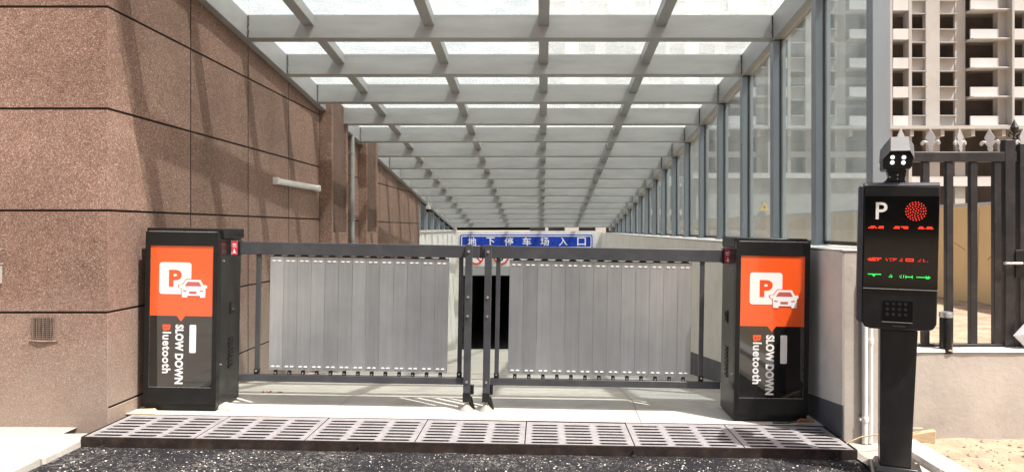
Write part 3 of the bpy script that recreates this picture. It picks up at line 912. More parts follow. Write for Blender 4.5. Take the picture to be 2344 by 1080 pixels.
# ------------------------------------------------------------------ barrier cabinets
def cabinet(name, x, y, w, flip, label, glossy):
    c = empty(name, (x, y, 0.0), label, "barrier cabinet", "illuminated barrier cabinets", tilt=True)
    D = .38; H = 1.139
    mb = MB(); mb.box(.002, w - .002, .052, D, .012, 1.098)
    mb.build("body", 'black_s', c, bevel=.004)
    mb = MB(); mb.box(.012, w - .012, .03, D - .01, .0, .0115)
    mb.build("base_plate", 'black', c)
    mb = MB(); mb.box(.0 if flip else -.022, w + .012 if not flip else w + .0, .056, D + .012, 1.0985, 1.163)
    mb.build("lid", 'black', c, bevel=.005)
    # door: a frame round the screen
    dz0 = .047
    sxa, sxb, sza, szb = .030, w - .030, .150, 1.053
    mb = MB()
    mb.box(0, w, 0, .048, szb, H); mb.box(0, w, 0, .048, dz0, sza)
    mb.box(0, sxa, 0, .048, sza, szb); mb.box(sxb, w, 0, .048, sza, szb)
    door = mb.build("door", 'black', c)
    mb = MB(); mb.box(.004, w - .004, .012, .05, .013, dz0 - .002)
    mb.build("kick_plate", 'black', c)
    mb = MB(); mb.box(.02, w - .02, .001, .047, H + .0005, H + .004)
    mb.build("top_strip", 'hairline', door)
    # screen sheet 6 mm behind the door face
    sy = .007
    mb = MB(); mb.box(sxa + .001, sxb - .001, sy, .04, sza + .001, szb - .001)
    scr = mb.build("screen", 'screen_dark', c)
    sw = (sxb - sxa) / 144.0; sh = (szb - sza) / 327.0
    X = lambda u: sxa + u * sw
    Z = lambda v: szb - v * sh
    mb = MB()
    for a, b, p, q in ((sxa, sxb, sza, sza + .0025), (sxa, sxa + .002, sza, szb), (sxb - .002, sxb, sza, szb)):
        mb.box(a + .0005, b - .0005, sy - .002, sy - .0004, p, q)
    mb.build("edge_line", 'hairline', scr)
    L = sy - .0003
    mb = MB()
    mb.prism([(X(.6), Z(.6)), (X(143.4), Z(.6)), (X(143.4), Z(162)), (X(81), Z(162)), (X(71.5), Z(175)), (X(62), Z(162)), (X(.6), Z(162))], 'y', L - .0008, L)
    mb.build("orange_field", 'orange', scr)
    mb = MB(); mb.prism(rrect(X(21), X(93.5), Z(112), Z(39), .018), 'y', L - .0018, L - .0008)
    mb.build("white_square", 'white_print', scr)
    text("letter", "P", X(43), X(72), Z(95), Z(56), L - .0019, 'orange_b', scr, bold=.045, thick=.0008)
    # car seen from the front, with an orange gap round it
    def car(grow, y, mat, nm):
        o = [(66, 95), (66, 92), (69, 90), (74, 91), (83, 78.5), (115, 78.5), (122, 91), (127, 90), (130.5, 93), (130, 97), (126, 99),
             (127, 103), (126, 119), (115, 119.5), (114, 115), (86, 115), (85, 119.5), (73.5, 119), (72.5, 103), (73, 99), (68, 98)]
        cx_, cy_ = 98.5, 100
        pts = [(X(cx_ + (p - cx_) * (1 + grow / 32)), Z(cy_ + (q - cy_) * (1 + grow / 20))) for p, q in o]
        return MB().prism(pts, 'y', y - .0008, y).build(nm, mat, scr)
    car(2.0, L - .0019, 'orange', "car_outline")
    car(0, L - .0028, 'white_print', "car_emblem")
    mb = MB()
    y = L - .0037
    for poly in ([(79, 93.5), (86, 83), (112, 83), (117.5, 93.5)],
                 [(89, 105), (107, 105), (106, 111), (90, 111)],
                 [(75, 102), (84, 103.5), (83, 106), (76, 105.5)], [(122, 102), (113, 103.5), (114, 106), (121, 105.5)]):
        mb.prism([(X(p), Z(q)) for p, q in poly], 'y', y, y + .0008)
    mb.build("emblem_glass", 'maroon_print', scr)
    mb = MB(); mb.prism(rrect(X(91.5), X(106.5), Z(247), Z(182), .008), 'y', L - .0009, L)
    mb.build("white_bar", 'white_print', scr)
    text("lettering", "SLOW DOWN", X(59), X(78), Z(319), Z(182), L, 'white_print', scr, rot=True, spacing=1.05, bold=.045, thick=.0008)
    # first letter of the second line is orange
    text("lettering", "B", X(30), X(48), Z(197), Z(182), L, 'orange_b', scr, rot=True, bold=.05, thick=.0008)
    text("lettering", "luetooth", X(30), X(49.5), Z(294.5), Z(199), L, 'white_print', scr, rot=True, bold=.028, thick=.0008, spacing=1.1)
    # inner flank: latch, louvres, bolts
    e = w - .002 if not flip else .002
    sgn = 1 if not flip else -1
    def fl(y0, y1, z0, z1, t0, t1):
        a, b = sorted((e + sgn * t0, e + sgn * t1))
        return MB().box(a, b, y0, y1, z0, z1)
    lt = fl(.20, .27, .60, .68, .0003, .006).build("latch", 'black', c, bevel=.002)
    fl(.208, .262, .615, .668, .006, .0075).build("latch_hollow", 'pit', lt)
    fl(.215, .255, .622, .638, .0076, .012).build("lever", 'gate', lt)
    mb = MB()
    for k in range(8):
        z = .245 + k * .026
        a, b = sorted((e + sgn * .0003, e + sgn * .007))
        mb.hexa([(a, .19, z), (b, .19, z), (b, .262, z + .008), (a, .262, z + .008), (a, .19, z + .012), (b, .19, z + .012), (b, .262, z + .02), (a, .262, z + .02)])
    mb.build("louvre", 'black', c)
    for yy_, zz_ in ((.085, .955), (.062, .29)):
        mb = MB(); mb.tube([(e, yy_, zz_), (e + sgn * .008, yy_, zz_)], .007, 10)
        mb.build("bolt", 'bolt', c)
    # hinge strip between door and body
    mb = MB(); mb.box(e - .004 if not flip else e - .001, e + .001 if not flip else e + .004, .0485, .0515, .05, 1.09)
    mb.build("door_seal", 'rubber', c)
    return c
cabinet("barrier_cabinet", -2.54, 4.89, .462, False, "black barrier cabinet with orange parking screen, beside the brown stone chip wall", 0)
cabinet("barrier_cabinet", 1.212, 4.865, .468, True, "black barrier cabinet with orange parking screen, against the pale plinth wall", 1)

# ------------------------------------------------------------------ fence-type barrier leaves
LY = 5.09
PS = LY / 1760
def leaf(name, hinge, tip, label, panel0, panel1, posts, endpost, endfoot):
    """hinge, tip: x at the cabinet and at the middle; everything in road coordinates"""
    sg_ = 1 if tip > hinge else -1
    r = empty(name, (hinge, LY, 0), label, "barrier leaf", "slatted barrier leaves across the drive", tilt=True)
    X = lambda x: x - hinge
    def bx(x0, x1, y0, y1, z0, z1):
        a, b = sorted((X(x0), X(x1)))
        return MB().box(a, b, y0, y1, z0, z1)
    bx(hinge, tip, -.022, .022, .998, 1.080).build("top_bar", 'gate', r, bevel=.003)
    bx(tip, tip + sg_ * .004, -.0225, .0225, .9975, 1.0805).build("end_cap", 'black', r)
    ep = endpost
    bx(hinge, ep - sg_ * .023, -.018, .018, .162, .208).build("bottom_bar", 'gate', r, bevel=.003)
    # main end post in front of the bar with its cap, bolts and rubber foot
    e = bx(ep - .0225, ep + .0225, -.062, -.0225, .118, 1.086).build("end_post", 'gate', r, bevel=.002)
    for z in (1.042, .745, .62, .19):
        mb = MB(); mb.tube([(X(ep), -.0625, z), (X(ep), -.070, z)], .0085, 10)
        mb.build("bolt", 'bolt', e)
    b2 = bx(ep - .02 + .022, ep + .02 + .022, -.02, .018, .10, .16).build("post_stub", 'black', r)
    bx(ep - .0245, ep + .0245, -.064, -.0205, .058, .117).build("post_cap", 'black', r, bevel=.002)
    mb = MB(); mb.tube([(X(ep), -.042, .058), (X(ep), -.042, .03)], .010, 10)
    mb.lathe([(.050, .0), (.046, .006), (.022, .030), (.012, .045)], (X(ep), -.042, 0), 20)
    mb.build("rubber_foot", 'rubber_foot', r, smooth=False)
    mb = MB(); mb.hexa([(X(ep) + .012, -.01, .012), (X(ep) + .052, -.01, .0), (X(ep) + .052, .02, .0), (X(ep) + .012, .02, .012),
                        (X(ep) + .006, -.01, .08), (X(ep) + .03, -.01, .08), (X(ep) + .03, .02, .08), (X(ep) + .006, .02, .08)])
    mb.build("drop_bolt", 'black', r, bevel=.004)
    for x in posts:
        p = bx(x - .014, x + .014, -.012, .014, .209, .997).build("upright", 'gate', r, bevel=.002)
        mb = MB(); mb.box(X(x) - .016, X(x) + .016, -.018, .016, .21, .245)
        mb.build("shoe", 'black', p, bevel=.003)
        mb = MB(); mb.tube([(X(x), -.018, .232), (X(x), -.025, .232)], .006, 8)
        mb.build("bolt", 'bolt', p)
    N = 13
    p0, p1 = sorted((panel0, panel1))
    w = (p1 - p0) / N
    for k in range(N):
        a, b = X(p0 + k * w) + .0003, X(p0 + (k + 1) * w) - .0003
        # shallow boxed profile with two fine ribs
        o = [(a, .010), (a, -.0085), (a + .0015, -.010), (a + w * .33, -.010), (a + w * .335, -.0096), (a + w * .345, -.0096), (a + w * .35, -.010),
             (b - w * .10, -.010), (b - w * .095, -.0096), (b - w * .085, -.0096), (b - w * .08, -.010), (b - .0015, -.010), (b, -.0085), (b, .010)]
        rz = random.uniform(-.0015, .0015)
        s = MB().prism(o, 'z', .238 + rz, .984 + rz).build("slat", 'slat', r)
        for z, up in ((.258, 1), (.962, -1)):
            for cxx in (a + w * .30, a + w * .68):
                mb = MB()
                mb.prism([(cxx - .010, z), (cxx + .010, z), (cxx + .0115, z + up * .004), (cxx + .007, z + up * .008), (cxx - .007, z + up * .008), (cxx - .0115, z + up * .004)], 'y', -.014, -.0102)
                mb.build("end_tab", 'lamp_white', s)
        xc = (a + b) / 2
        mb = MB(); mb.prism(rrect(xc - .0115, xc + .0115, .2085, .2375, .005, 3), 'y', -.008, .008)
        mb.build("roller", 'black', r)
        mb = MB(); mb.prism([(xc - .030, .9886), (xc + .030, .9886), (xc + .016, .9975), (xc - .016, .9975)], 'y', -.008, .008)
        mb.build("hanger", 'black', r)
        mb = MB(); mb.tube([(xc, -.0082, .2175), (xc, -.0115, .2175)], .005, 8)
        mb.build("rivet", 'bolt', s)
    bx(p0, p1, -.0035, .0055, .985, .9885).build("slat_rail", 'black', r)
    # sleeve at the cabinet with its red sticker
    bx(hinge - sg_ * .055, hinge - sg_ * .001, -.03, .03, .99, 1.088).build("sleeve", 'black', r, bevel=.004)
    st = bx(hinge - sg_ * .054, hinge - sg_ * .012, -.0315, -.0302, .994, 1.084).build("warning_sticker", 'red_sticker', r)
    h = X(hinge - sg_ * .033)
    mb = MB(); mb.prism([(h - .010, 1.004), (h + .010, 1.004), (h, 1.034)], 'y', -.0325, -.0316)
    mb.box(h - .012, h + .012, -.0325, -.0316, 1.045, 1.050); mb.box(h - .012, h + .012, -.0325, -.0316, 1.058, 1.066)
    mb.build("sticker_mark", 'white_print', st)
    return r
f = lambda u: (u - 1241) * PS - .017
leaf("barrier_leaf", f(552), f(1100), "slatted grey barrier leaf hung on the cabinet beside the stone chip wall", f(620), f(1028), [f(593), f(1056)], f(1075), 0)
leaf("barrier_leaf", f(1652), f(1104), "slatted grey barrier leaf hung on the cabinet by the pale plinth wall", f(1167), f(1584), [f(1608), f(1141)], f(1119), 0)

# ------------------------------------------------------------------ number-plate post
KY = 3.93
ks = KY / 1760
kx = (2052 - 1241) * ks
kio = empty("parking_terminal", (kx, KY, -.008), "black parking terminal with red and green display lines on a tapered pillar", "parking terminal", tilt=True, rz=R(-20))
def X_(u, fwd=.05):                  # local x on the turned front plane that shows at column u
    xc, yc, t_ = kx - .342 * fwd + .0175, KY - .94 * fwd, (u - 1241) / 1760
    return (t_ * yc - xc) / (.94 + .342 * t_)
def Z_(v): return 1.2 - (v - 523) * 3.885 / 1760 + .0335
mb = MB(); mb.box(-.125, .13, -.045, .21, -.045, -.006)
mb.build("base_plate", 'black_s', kio, bevel=.008)
mb = MB(); mb.hexa([(-.105, -.028, -.005), (.11, -.028, -.005), (.11, .19, -.005), (-.105, .19, -.005), (-.092, -.014, .022), (.096, -.014, .022), (.096, .176, .022), (-.092, .176, .022)])
mb.build("base_collar", 'black_s', kio, bevel=.004)
mb = MB(); mb.hexa([(-.078, .0, .0225), (.068, .0, .0225), (.068, .15, .0225), (-.078, .15, .0225), (-.088, .0, .72), (.088, .0, .72), (.088, .15, .72), (-.088, .15, .72)])
mb.build("pillar", 'black_s', kio, bevel=.004)
hx0, hx1 = X_(1962), X_(2148)
zb, zt = Z_(752), Z_(424)
# head: side profile drawn in x-z with rounded lower corners
fxl = X_(1975)
oh = [(fxl, zb + .03), (fxl + .012, zb + .008), (fxl + .04, zb), (hx1 - .05, zb), (hx1 - .02, zb + .008), (hx1 - .004, zb + .035), (hx1, zt), (fxl, zt)]
head = MB().prism(oh, 'y', -.05, .13).build("housing", 'black', kio, bevel=.006)
# sloped left cheek
mb = MB(); mb.hexa([(hx0, -.034, zb + .04), (fxl - .0015, -.044, zb + .02), (fxl - .0015, .128, zb + .02), (hx0, .12, zb + .04),
                    (hx0 + .002, -.034, zt + .002), (fxl - .0015, -.044, zt + .0), (fxl - .0015, .128, zt + .0), (hx0 + .004, .12, zt + .002)])
mb.build("cheek", 'gate', kio, bevel=.004)
# rolled top edge
mb = MB(); pr = [(-.05 + .034 - .034 * math.cos(R(a_)), zt + .0005 + .020 * math.sin(R(a_))) for a_ in range(0, 91, 10)] + [(.128, zt + .0205), (.128, zt + .0005)]
mb.prism(pr, 'x', fxl + .001, hx1 - .001)
mb.build("top_cover", 'gate', kio)
fy = -.0505
mb = MB(); mb.box(fxl + .005, hx1 - .004, fy - .004, fy, Z_(657), Z_(447))
scr = mb.build("display", 'black_gloss', kio)
mb = MB(); mb.box(fxl + .002, hx1 - .002, fy - .0045, fy, Z_(660), Z_(658.2))
mb.build("seam_line", 'hairline', kio)
dy = fy - .0042
text("letter", "P", X_(2001.5), X_(2028), Z_(500), Z_(461), dy, 'lamp_white', scr, bold=.012, thick=.001)
# round red lamp made of dots
mb = MB(); cx_, cz_, rr = X_(2093), Z_(481), 20.5 * ks
k = 0
for ring, n in ((0, 1), (.28, 6), (.54, 11), (.78, 16), (1.0, 20)):
    for j in range(n):
        a = 2 * math.pi * j / n + ring
        x, z = cx_ + rr * ring * math.cos(a), cz_ + rr * ring * math.sin(a)
        q = .0026
        mb.prism([(x + q * math.cos(b_ * 1.047), z + q * math.sin(b_ * 1.047)) for b_ in range(6)], 'y', dy - .0015, dy - .0002)
mb.build("signal_lamp", 'led_red', scr)
mb = MB(); mb.prism([(cx_ + rr * 1.06 * math.cos(2 * math.pi * j / 30), cz_ + rr * 1.06 * math.sin(2 * math.pi * j / 30)) for j in range(30)], 'y', dy - .0003, dy)
mb.build("lamp_lens", 'lens_red', scr)
# display lines as the photograph shows them: broken strips of lit dots
def led(rows, u0, v0, du, dv, mat):
    mb = MB()
    for j, row in enumerate(rows):
        for i, chx in enumerate(row):
            if chx == '#':
                a, b = X_(u0 + i * du), X_(u0 + (i + .86) * du)
                mb.box(a, b, dy - .0014, dy - .0002, Z_(v0 + (j + .86) * dv), Z_(v0 + j * dv))
    return mb.build("display_line", mat, scr)
led(["  ####   ####", "##### ## ####"][::-1][1:] + ["##### # #####"], 1985.5, 515.5, 2.7, 3.0, 'led_red')
led([" #### ######", "#####   ####"], 2043, 515.5, 2.8, 3.0, 'led_red')
led([" ###   #### ", "##### ######"], 2099, 515.5, 2.9, 3.0, 'led_red')
led(["  # #########", "#######  ##  ", " ####### #   "], 1985, 588.5, 2.45, 2.5, 'led_red')
led(["#  ########", "##     ### ", " #  ## #   "], 2026, 588.5, 2.4, 2.5, 'led_red_dim')
led(["  ##  ", " # #  ", "####  "], 2057, 588.5, 2.0, 2.5, 'led_red_dim')
led(["#######", "#     #", "#######"], 2072, 588.5, 2.6, 2.3, 'led_red')
led(["   #  #     ", " ##   ##    ", "# #   # #  #"], 2100, 588.5, 1.9, 2.6, 'led_red_dim')
led(["############", "    ###     ", "     #      "], 1986, 625.5, 2.55, 2.3, 'led_green')
led(["  #  ", " # # ", "# ## "], 2034, 626, 2.0, 2.4, 'led_green')
led(["  #  #", "#    #", " ##  #"], 2058, 626, 1.8, 2.4, 'led_green')
led(["#      #", "########", "#      #"], 2072, 627, 2.1, 2.3, 'led_green')
led(["        # # ", "############", "        ### "], 2097, 627, 2.7, 2.2, 'led_green')
# lower window with round buttons
mb = MB(); mb.box(X_(2022), X_(2090), fy - .0025, fy, Z_(734), Z_(686))
kp = mb.build("keypad_window", 'black_gloss', kio)
mb = MB()
for i in range(4):
    for j in range(3):
        x, z = X_(2032 + i * 14), Z_(693 + j * 12)
        mb.prism([(x + .0085 * math.cos(b_ * .628), z + .0085 * math.sin(b_ * .628)) for b_ in range(10)], 'y', fy - .0035, fy - .0026)
mb.build("button", 'black_s', kp)
mb = MB(); mb.box(X_(2020), X_(2090), fy - .004, fy - .0026, Z_(735.5), Z_(734))
mb.build("window_edge", 'hairline', kp)
mb = MB(); mb.box(X_(2045), X_(2074), fy - .0012, fy, Z_(745), Z_(742.5))
mb.build("maker_plate", 'gate', kio)

# camera on top
lz = zt + .0206
lc = empty("plate_camera", road_pt(kx, KY, -.008 + lz), "grey hooded camera with four white lamps on top of the parking terminal", "camera")
lc.rotation_euler = (0, ROLL, R(-20))
def XC(u): return X_(u)
def ZC(v): return Z_(v) - lz
mb = MB()
mb.prism([(XC(2018), 0), (XC(2073), 0), (XC(2070), ZC(408)), (XC(2074), ZC(386)), (XC(2028), ZC(386)), (XC(2033), ZC(400)), (XC(2026), ZC(410))], 'y', .0, .09)
mb.box(XC(2036), XC(2062), -.006, -.0005, ZC(412), ZC(391))
br = mb.build("bracket", 'black', lc, bevel=.002)
mb = MB()
for (u, v) in ((2053, 397), (2053, 406), (2035, 402)):
    mb.tube([(XC(u), -.006, ZC(v)), (XC(u), -.009, ZC(v))], .0035, 8)
mb.build("screw", 'bolt', br)
mb = MB(); mb.prism([(XC(2020), ZC(384)), (XC(2017), ZC(379)), (XC(2018), ZC(350)), (XC(2031), ZC(334)), (XC(2074), ZC(334)), (XC(2086), ZC(350)), (XC(2086), ZC(376)), (XC(2080), ZC(384))], 'y', -.045, .19)
mb.build("camera_body", 'black', lc, bevel=.003)
mb = MB()
# hood shell: outer folded sheet reaching forward over the face
o = [(2016, 362), (2018, 330), (2034, 311), (2074, 311), (2087, 330), (2088, 362)]
i_ = [(2019.5, 360), (2021, 332), (2035.5, 314.5), (2072.5, 314.5), (2084, 332), (2085, 360)]
n = 6
fdy = [-.07, -.048, -.052, -.052, -.048, -.07]
vs = [(XC(u), fdy[k], ZC(v)) for k, (u, v) in enumerate(o)] + [(XC(u), fdy[k], ZC(v)) for k, (u, v) in enumerate(i_)] \
   + [(XC(u), .21, ZC(v)) for u, v in o] + [(XC(u), .21, ZC(v)) for u, v in i_]
fs = []
for k in range(n - 1):
    fs += [(k, k + 1, k + 1 + 2 * n, k + 2 * n), (k + n, k + 3 * n, k + 1 + 3 * n, k + 1 + n), (k, k + n, k + 1 + n, k + 1), (k + 2 * n, k + 1 + 2 * n, k + 1 + 3 * n, k + 3 * n)]
fs += [(0, 2 * n, 3 * n, n), (n - 1, 2 * n - 1, 4 * n - 1, 3 * n - 1)]
mb.add(vs, fs)
# sloping front lip of the hood
mb.add([(XC(2034), -.055, ZC(311)), (XC(2074), -.055, ZC(311)), (XC(2076), -.112, ZC(345)), (XC(2032), -.112, ZC(345)),
        (XC(2034), -.049, ZC(312.5)), (XC(2074), -.049, ZC(312.5)), (XC(2076), -.106, ZC(346)), (XC(2032), -.106, ZC(346))],
       [(3, 2, 1, 0), (4, 5, 6, 7), (0, 1, 5, 4), (2, 3, 7, 6), (1, 2, 6, 5), (3, 0, 4, 7)])
mb.add([(XC(2034), -.055, ZC(311)), (XC(2032), -.112, ZC(345)), (XC(2016), -.075, ZC(361)), (XC(2018), -.05, ZC(330)),
        (XC(2034), -.049, ZC(311)), (XC(2032), -.106, ZC(345)), (XC(2018), -.069, ZC(361)), (XC(2020), -.044, ZC(330))],
       [(0, 1, 2, 3), (7, 6, 5, 4), (1, 5, 6, 2), (2, 6, 7, 3)])
mb.add([(XC(2074), -.055, ZC(311)), (XC(2076), -.112, ZC(345)), (XC(2088), -.075, ZC(361)), (XC(2087), -.05, ZC(330)),
        (XC(2074), -.049, ZC(311)), (XC(2076), -.106, ZC(345)), (XC(2086), -.069, ZC(361)), (XC(2085), -.044, ZC(330))],
       [(3, 2, 1, 0), (4, 5, 6, 7), (5, 1, 2, 6), (6, 2, 3, 7)])
mb.build("hood", 'hood', lc)
for (u, v) in ((2039, 357.5), (2065, 358), (2038.5, 369.5), (2064, 370)):
    mb = MB(); q = 4.5 * ks
    mb.prism([(XC(u) + q * math.cos(b_ * .393), ZC(v) + q * math.sin(b_ * .393)) for b_ in range(16)], 'y', -.051, -.0455)
    mb.build("lamp", 'led_white', lc)

# ------------------------------------------------------------------ right: low wall, fence, pipes
lw = empty("low_wall", (5, 4.5, -.1), "low rendered wall with a white mortar top under the black fence", "wall")
mb = MB(); mb.box(2.122, 9, 4.505, 4.76, -.3, .475)
child_world(mb.build("wall", 'concrete_b', bevel=.006), lw)
mb = MB()
vs = []; fs = []
nx = 60
for i in range(nx + 1):
    x = 2.127 + (9 - 2.127) * i / nx
    j = .008 * mnoise.noise((x * 5, 0, 0))
    vs += [(x, 4.497 + j, .4755), (x, 4.50 + j, .49 + j), (x, 4.75, .494 + j * .5), (x, 4.757, .4755)]
for i in range(nx):
    for k in range(3):
        a = 4 * i + k
        fs.append((a, a + 4, a + 5, a + 1))
mb.add(vs, fs)
child_world(mb.build("mortar_cap", 'cap'), lw)

FY = 4.62
fs_ = FY / 1760
XF = lambda u: (u - 1241) * fs_
ZF = lambda v: 1.2 - (v - 523) * fs_
fn = empty("iron_fence", (XF(2200), FY, ZF(800)), "black iron fence of square bars with silver spear tops on the low wall", "fence")
mb = MB(); mb.box(2.13, XF(2322), FY - .025, FY + .025, ZF(371), ZF(349))
child_world(mb.build("top_rail", 'fence', bevel=.003), fn)
mb = MB(); mb.box(2.13, XF(2322), FY - .02, FY + .02, ZF(799), ZF(786))
child_world(mb.build("bottom_rail", 'fence', bevel=.003), fn)
for u in (2117, 2171, 2226, 2280):
    mb = MB(); mb.box(XF(u - 8), XF(u + 8), FY - .019, FY + .019, ZF(786) + .0005, ZF(371) - .0005)
    child_world(mb.build("bar", 'fence', bevel=.003), fn)
mb = MB(); mb.box(XF(2295), XF(2318), FY - .028, FY + .03, ZF(799) + .001, ZF(321))
child_world(mb.build("post", 'fence', bevel=.003), fn)
def finial_mb(h=.142):
    half = [(0, 0), (.012, 0), (.012, .012), (.017, .018), (.012, .026), (.014, .036), (.024, .050), (.032, .054), (.036, .047), (.040, .040), (.048, .040), (.054, .047),
            (.054, .058), (.046, .068), (.034, .070), (.022, .064), (.017, .062), (.026, .078), (.028, .088), (.020, .104), (.010, .122), (.0, h)]
    poly = half + [(-x, z) for x, z in reversed(half[1:-1])]
    return MB().prism(poly, 'y', -.006, .006)
for i, (u, rz) in enumerate(((2063, 20), (2130, -18), (2198, 25), (2267, -22), (2340, 12))):
    o = finial_mb().build("finial", 'silver_finial', fn, bevel=.002)
    o.location = Vector((XF(u), FY, ZF(348))) - fn.location
    o.rotation_euler = (0, R(random.uniform(-4, 4)), R(rz))
mb = MB(); mb.lathe([(.006, 0), (.012, .01), (.007, .022), (.007, .04), (.022, .062), (.024, .075), (.012, .10), (.001, .125)], (XF(2322), FY, ZF(321)), 10)
mb.tube([(XF(2322) - .006, FY, ZF(321) + .03), (XF(2322) - .03, FY, ZF(321) + .045), (XF(2322) - .036, FY, ZF(321) + .03), (XF(2322) - .028, FY, ZF(321) + .022)], .005, 6)
mb.tube([(XF(2322) + .006, FY, ZF(321) + .03), (XF(2322) + .03, FY, ZF(321) + .045), (XF(2322) + .036, FY, ZF(321) + .03), (XF(2322) + .028, FY, ZF(321) + .022)], .005, 6)
child_world(mb.build("post_finial", 'fence'), fn)

ga = empty("iron_gate", (XF(2345), FY, ZF(800)), "black iron gate stile with a bolt latch at the right end of the fence", "gate")
mb = MB(); mb.box(XF(2328), XF(2360), FY - .03, FY + .03, ZF(800), ZF(330))
child_world(mb.build("stile", 'fence', bevel=.003), ga)
mb = MB(); mb.box(XF(2360) + .001, XF(2620), FY - .02, FY + .02, ZF(371), ZF(349)); mb.box(XF(2360) + .001, XF(2620), FY - .02, FY + .02, ZF(799), ZF(784))
child_world(mb.build("rail", 'fence', bevel=.003), ga)
for u in (2400, 2455, 2510, 2565, 2612):
    mb = MB(); mb.box(XF(u - 8), XF(u + 8), FY - .018, FY + .018, ZF(784) + .0005, ZF(371) - .0005)
    child_world(mb.build("bar", 'fence'), ga)
mb = MB(); mb.box(XF(2316.5), XF(2340), FY - .036, FY - .0305, ZF(634), ZF(572))
la = child_world(mb.build("latch_plate", 'black', bevel=.002), ga)
mb = MB(); mb.tube([(XF(2288), FY - .046, ZF(602)), (XF(2330), FY - .046, ZF(602))], .0075, 10)
mb.lathe([(.004, -.010), (.012, -.006), (.012, .006), (.004, .010)], (XF(2291), FY - .046, ZF(602)), 10)
child_world(mb.build("latch_bolt", 'bolt'), ga)

# black cylinder on the wall top, with a foil-bright cap
q = px(2165.5, 808, 4.53)
bl = empty("beam_sensor", (q.x, 4.53, q.z), "short black cylinder with a shiny crumpled cap standing before the fence bars", "cylinder")
mb = MB(); mb.lathe([(.034, .0), (.036, .004), (.036, .205), (.033, .21)], (0, 0, 0), 24)
mb.build("body", 'black', bl, smooth=False)
mb = MB(); mb.lathe([(.035, .2105), (.039, .214), (.0385, .236), (.036, .243), (.02, .247)], (0, 0, 0), 24)
mb.build("cap", 'hairline', bl)
mb = MB(); mb.box(-.004, .03, -.0375, -.034, .018, .026)
mb.build("clip", 'bolt', bl)

# white plastic sheet caught on the fence
mb = MB()
P = [px(2322, 768, 4.55), px(2346, 742, 4.54), px(2380, 738, 4.56), px(2392, 780, 4.52), px(2350, 796, 4.53), px(2352, 765, 4.49)]
mb.add([tuple(p) for p in P] + [tuple(p + Vector((0, .012, 0))) for p in P],
       [(0, 5, 1), (1, 5, 2), (2, 5, 3), (3, 5, 4), (4, 5, 0), (7, 11, 6), (8, 11, 7), (9, 11, 8), (10, 11, 9), (6, 11, 10),
        (0, 1, 7, 6), (1, 2, 8, 7), (2, 3, 9, 8), (3, 4, 10, 9), (4, 0, 6, 10)])
put_world(mb, "plastic_sheet", 'plastic_bag', "torn white plastic sheet caught at the foot of the iron gate", "plastic sheet")

for (u, r_, lab) in ((1981, .0165, "thicker white conduit pipe with a clip, on the plinth end behind the pillar"),
                     (1994, .0135, "thinner white conduit pipe, the one nearer the black pillar")):
    q = (u - 1241) * 4.47 / 1760
    pr_ = empty("conduit_pipe", (q, 4.478, -.05), lab, "pipe", "white conduits on the plinth end")
    mb = MB(); mb.tube([(0, 0, 0), (0, .0, .30), (0, 0, .98)], r_, 12)
    mb.build("pipe", 'pvc', pr_, smooth=False)
    if u == 1981:
        mb = MB(); mb.lathe([(r_ + .003, .125), (r_ + .004, .13), (r_ + .004, .15), (r_ + .003, .155)], (0, 0, 0), 12); mb.box(-.03, -.014, -.004, .02, .134, .148)
        mb.build("clip", 'pvc', pr_)
    else:
        mb = MB(); mb.lathe([(r_ + .002, .575), (r_ + .003, .578), (r_ + .003, .61), (r_ + .002, .612)], (0, 0, 0), 12)
        mb.build("coupling", 'pvc', pr_)

# pale cord lying over the corner to a wooden stake end
mb = MB(); mb.tube([(1.70, 4.30, .0), (1.78, 4.30, .035), (1.86, 4.28, .055), (1.95, 4.32, .06), (2.10, 4.42, .055), (2.2, 4.45, .045)], .0045, 8)
put_world(mb, "cord", 'wood', "pale cord stretched low across the plinth corner behind the pillar", "cord")
mb = MB(); mb.hexa([(2.13, 4.43, -.03), (2.25, 4.40, -.03), (2.26, 4.46, -.03), (2.14, 4.48, -.03), (2.12, 4.43, .012), (2.255, 4.40, .045), (2.265, 4.46, .04), (2.13, 4.48, .015)])
put_world(mb, "wood_block", 'wood', "short pale wooden block by the white kerb at the foot of the low wall", "wood block", bevel=.004)
# shims and scraps by the cabinets
p0 = road_pt(-2.50, 4.825, 0)
mb = MB(); mb.hexa([(-.075, -.03, 0), (.075, -.03, 0), (.07, .05, 0), (-.07, .05, 0), (-.05, -.02, .012), (.05, -.02, .014), (.05, .045, .022), (-.05, .045, .018)])
tag(mb.build("wood_shim", 'shim_y', loc=p0, bevel=.004), "flat yellowish wooden chip at the front foot of the left cabinet", "wood chip")
p0 = road_pt(-2.035, 4.99, 0)
mb = MB(); mb.hexa([(-.06, -.05, 0), (.04, -.06, 0), (.05, .07, 0), (-.05, .07, 0), (-.055, -.045, .03), (.02, -.05, .016), (.03, .06, .016), (-.045, .06, .03)])
tag(mb.build("stone_shim", 'shim_g', loc=p0, bevel=.004), "flat grey stone wedge at the inner rear corner of the left cabinet", "stone")
mb = MB(); mb.tube([(1.44, 4.80, -.012), (1.52, 4.785, -.008), (1.585, 4.80, -.004)], .006, 7)
put_world(mb, "twig", 'twig', "thin dark twig lying before the right cabinet's foot", "twig")
mb = MB(); mb.tube([(1.59, 4.80, -.004), (1.62, 4.82, .002), (1.66, 4.815, .000), (1.70, 4.80, -.004)], [.007, .011, .010, .006], 8)
put_world(mb, "rag", 'rust_orange', "small faded orange rag beside the right cabinet and plinth", "rag")
for (x, y, c_) in ((-2.0, 5.62, 0), (-1.93, 5.60, 1), (-1.6, 5.40, 2)):
    pass
mb = MB()
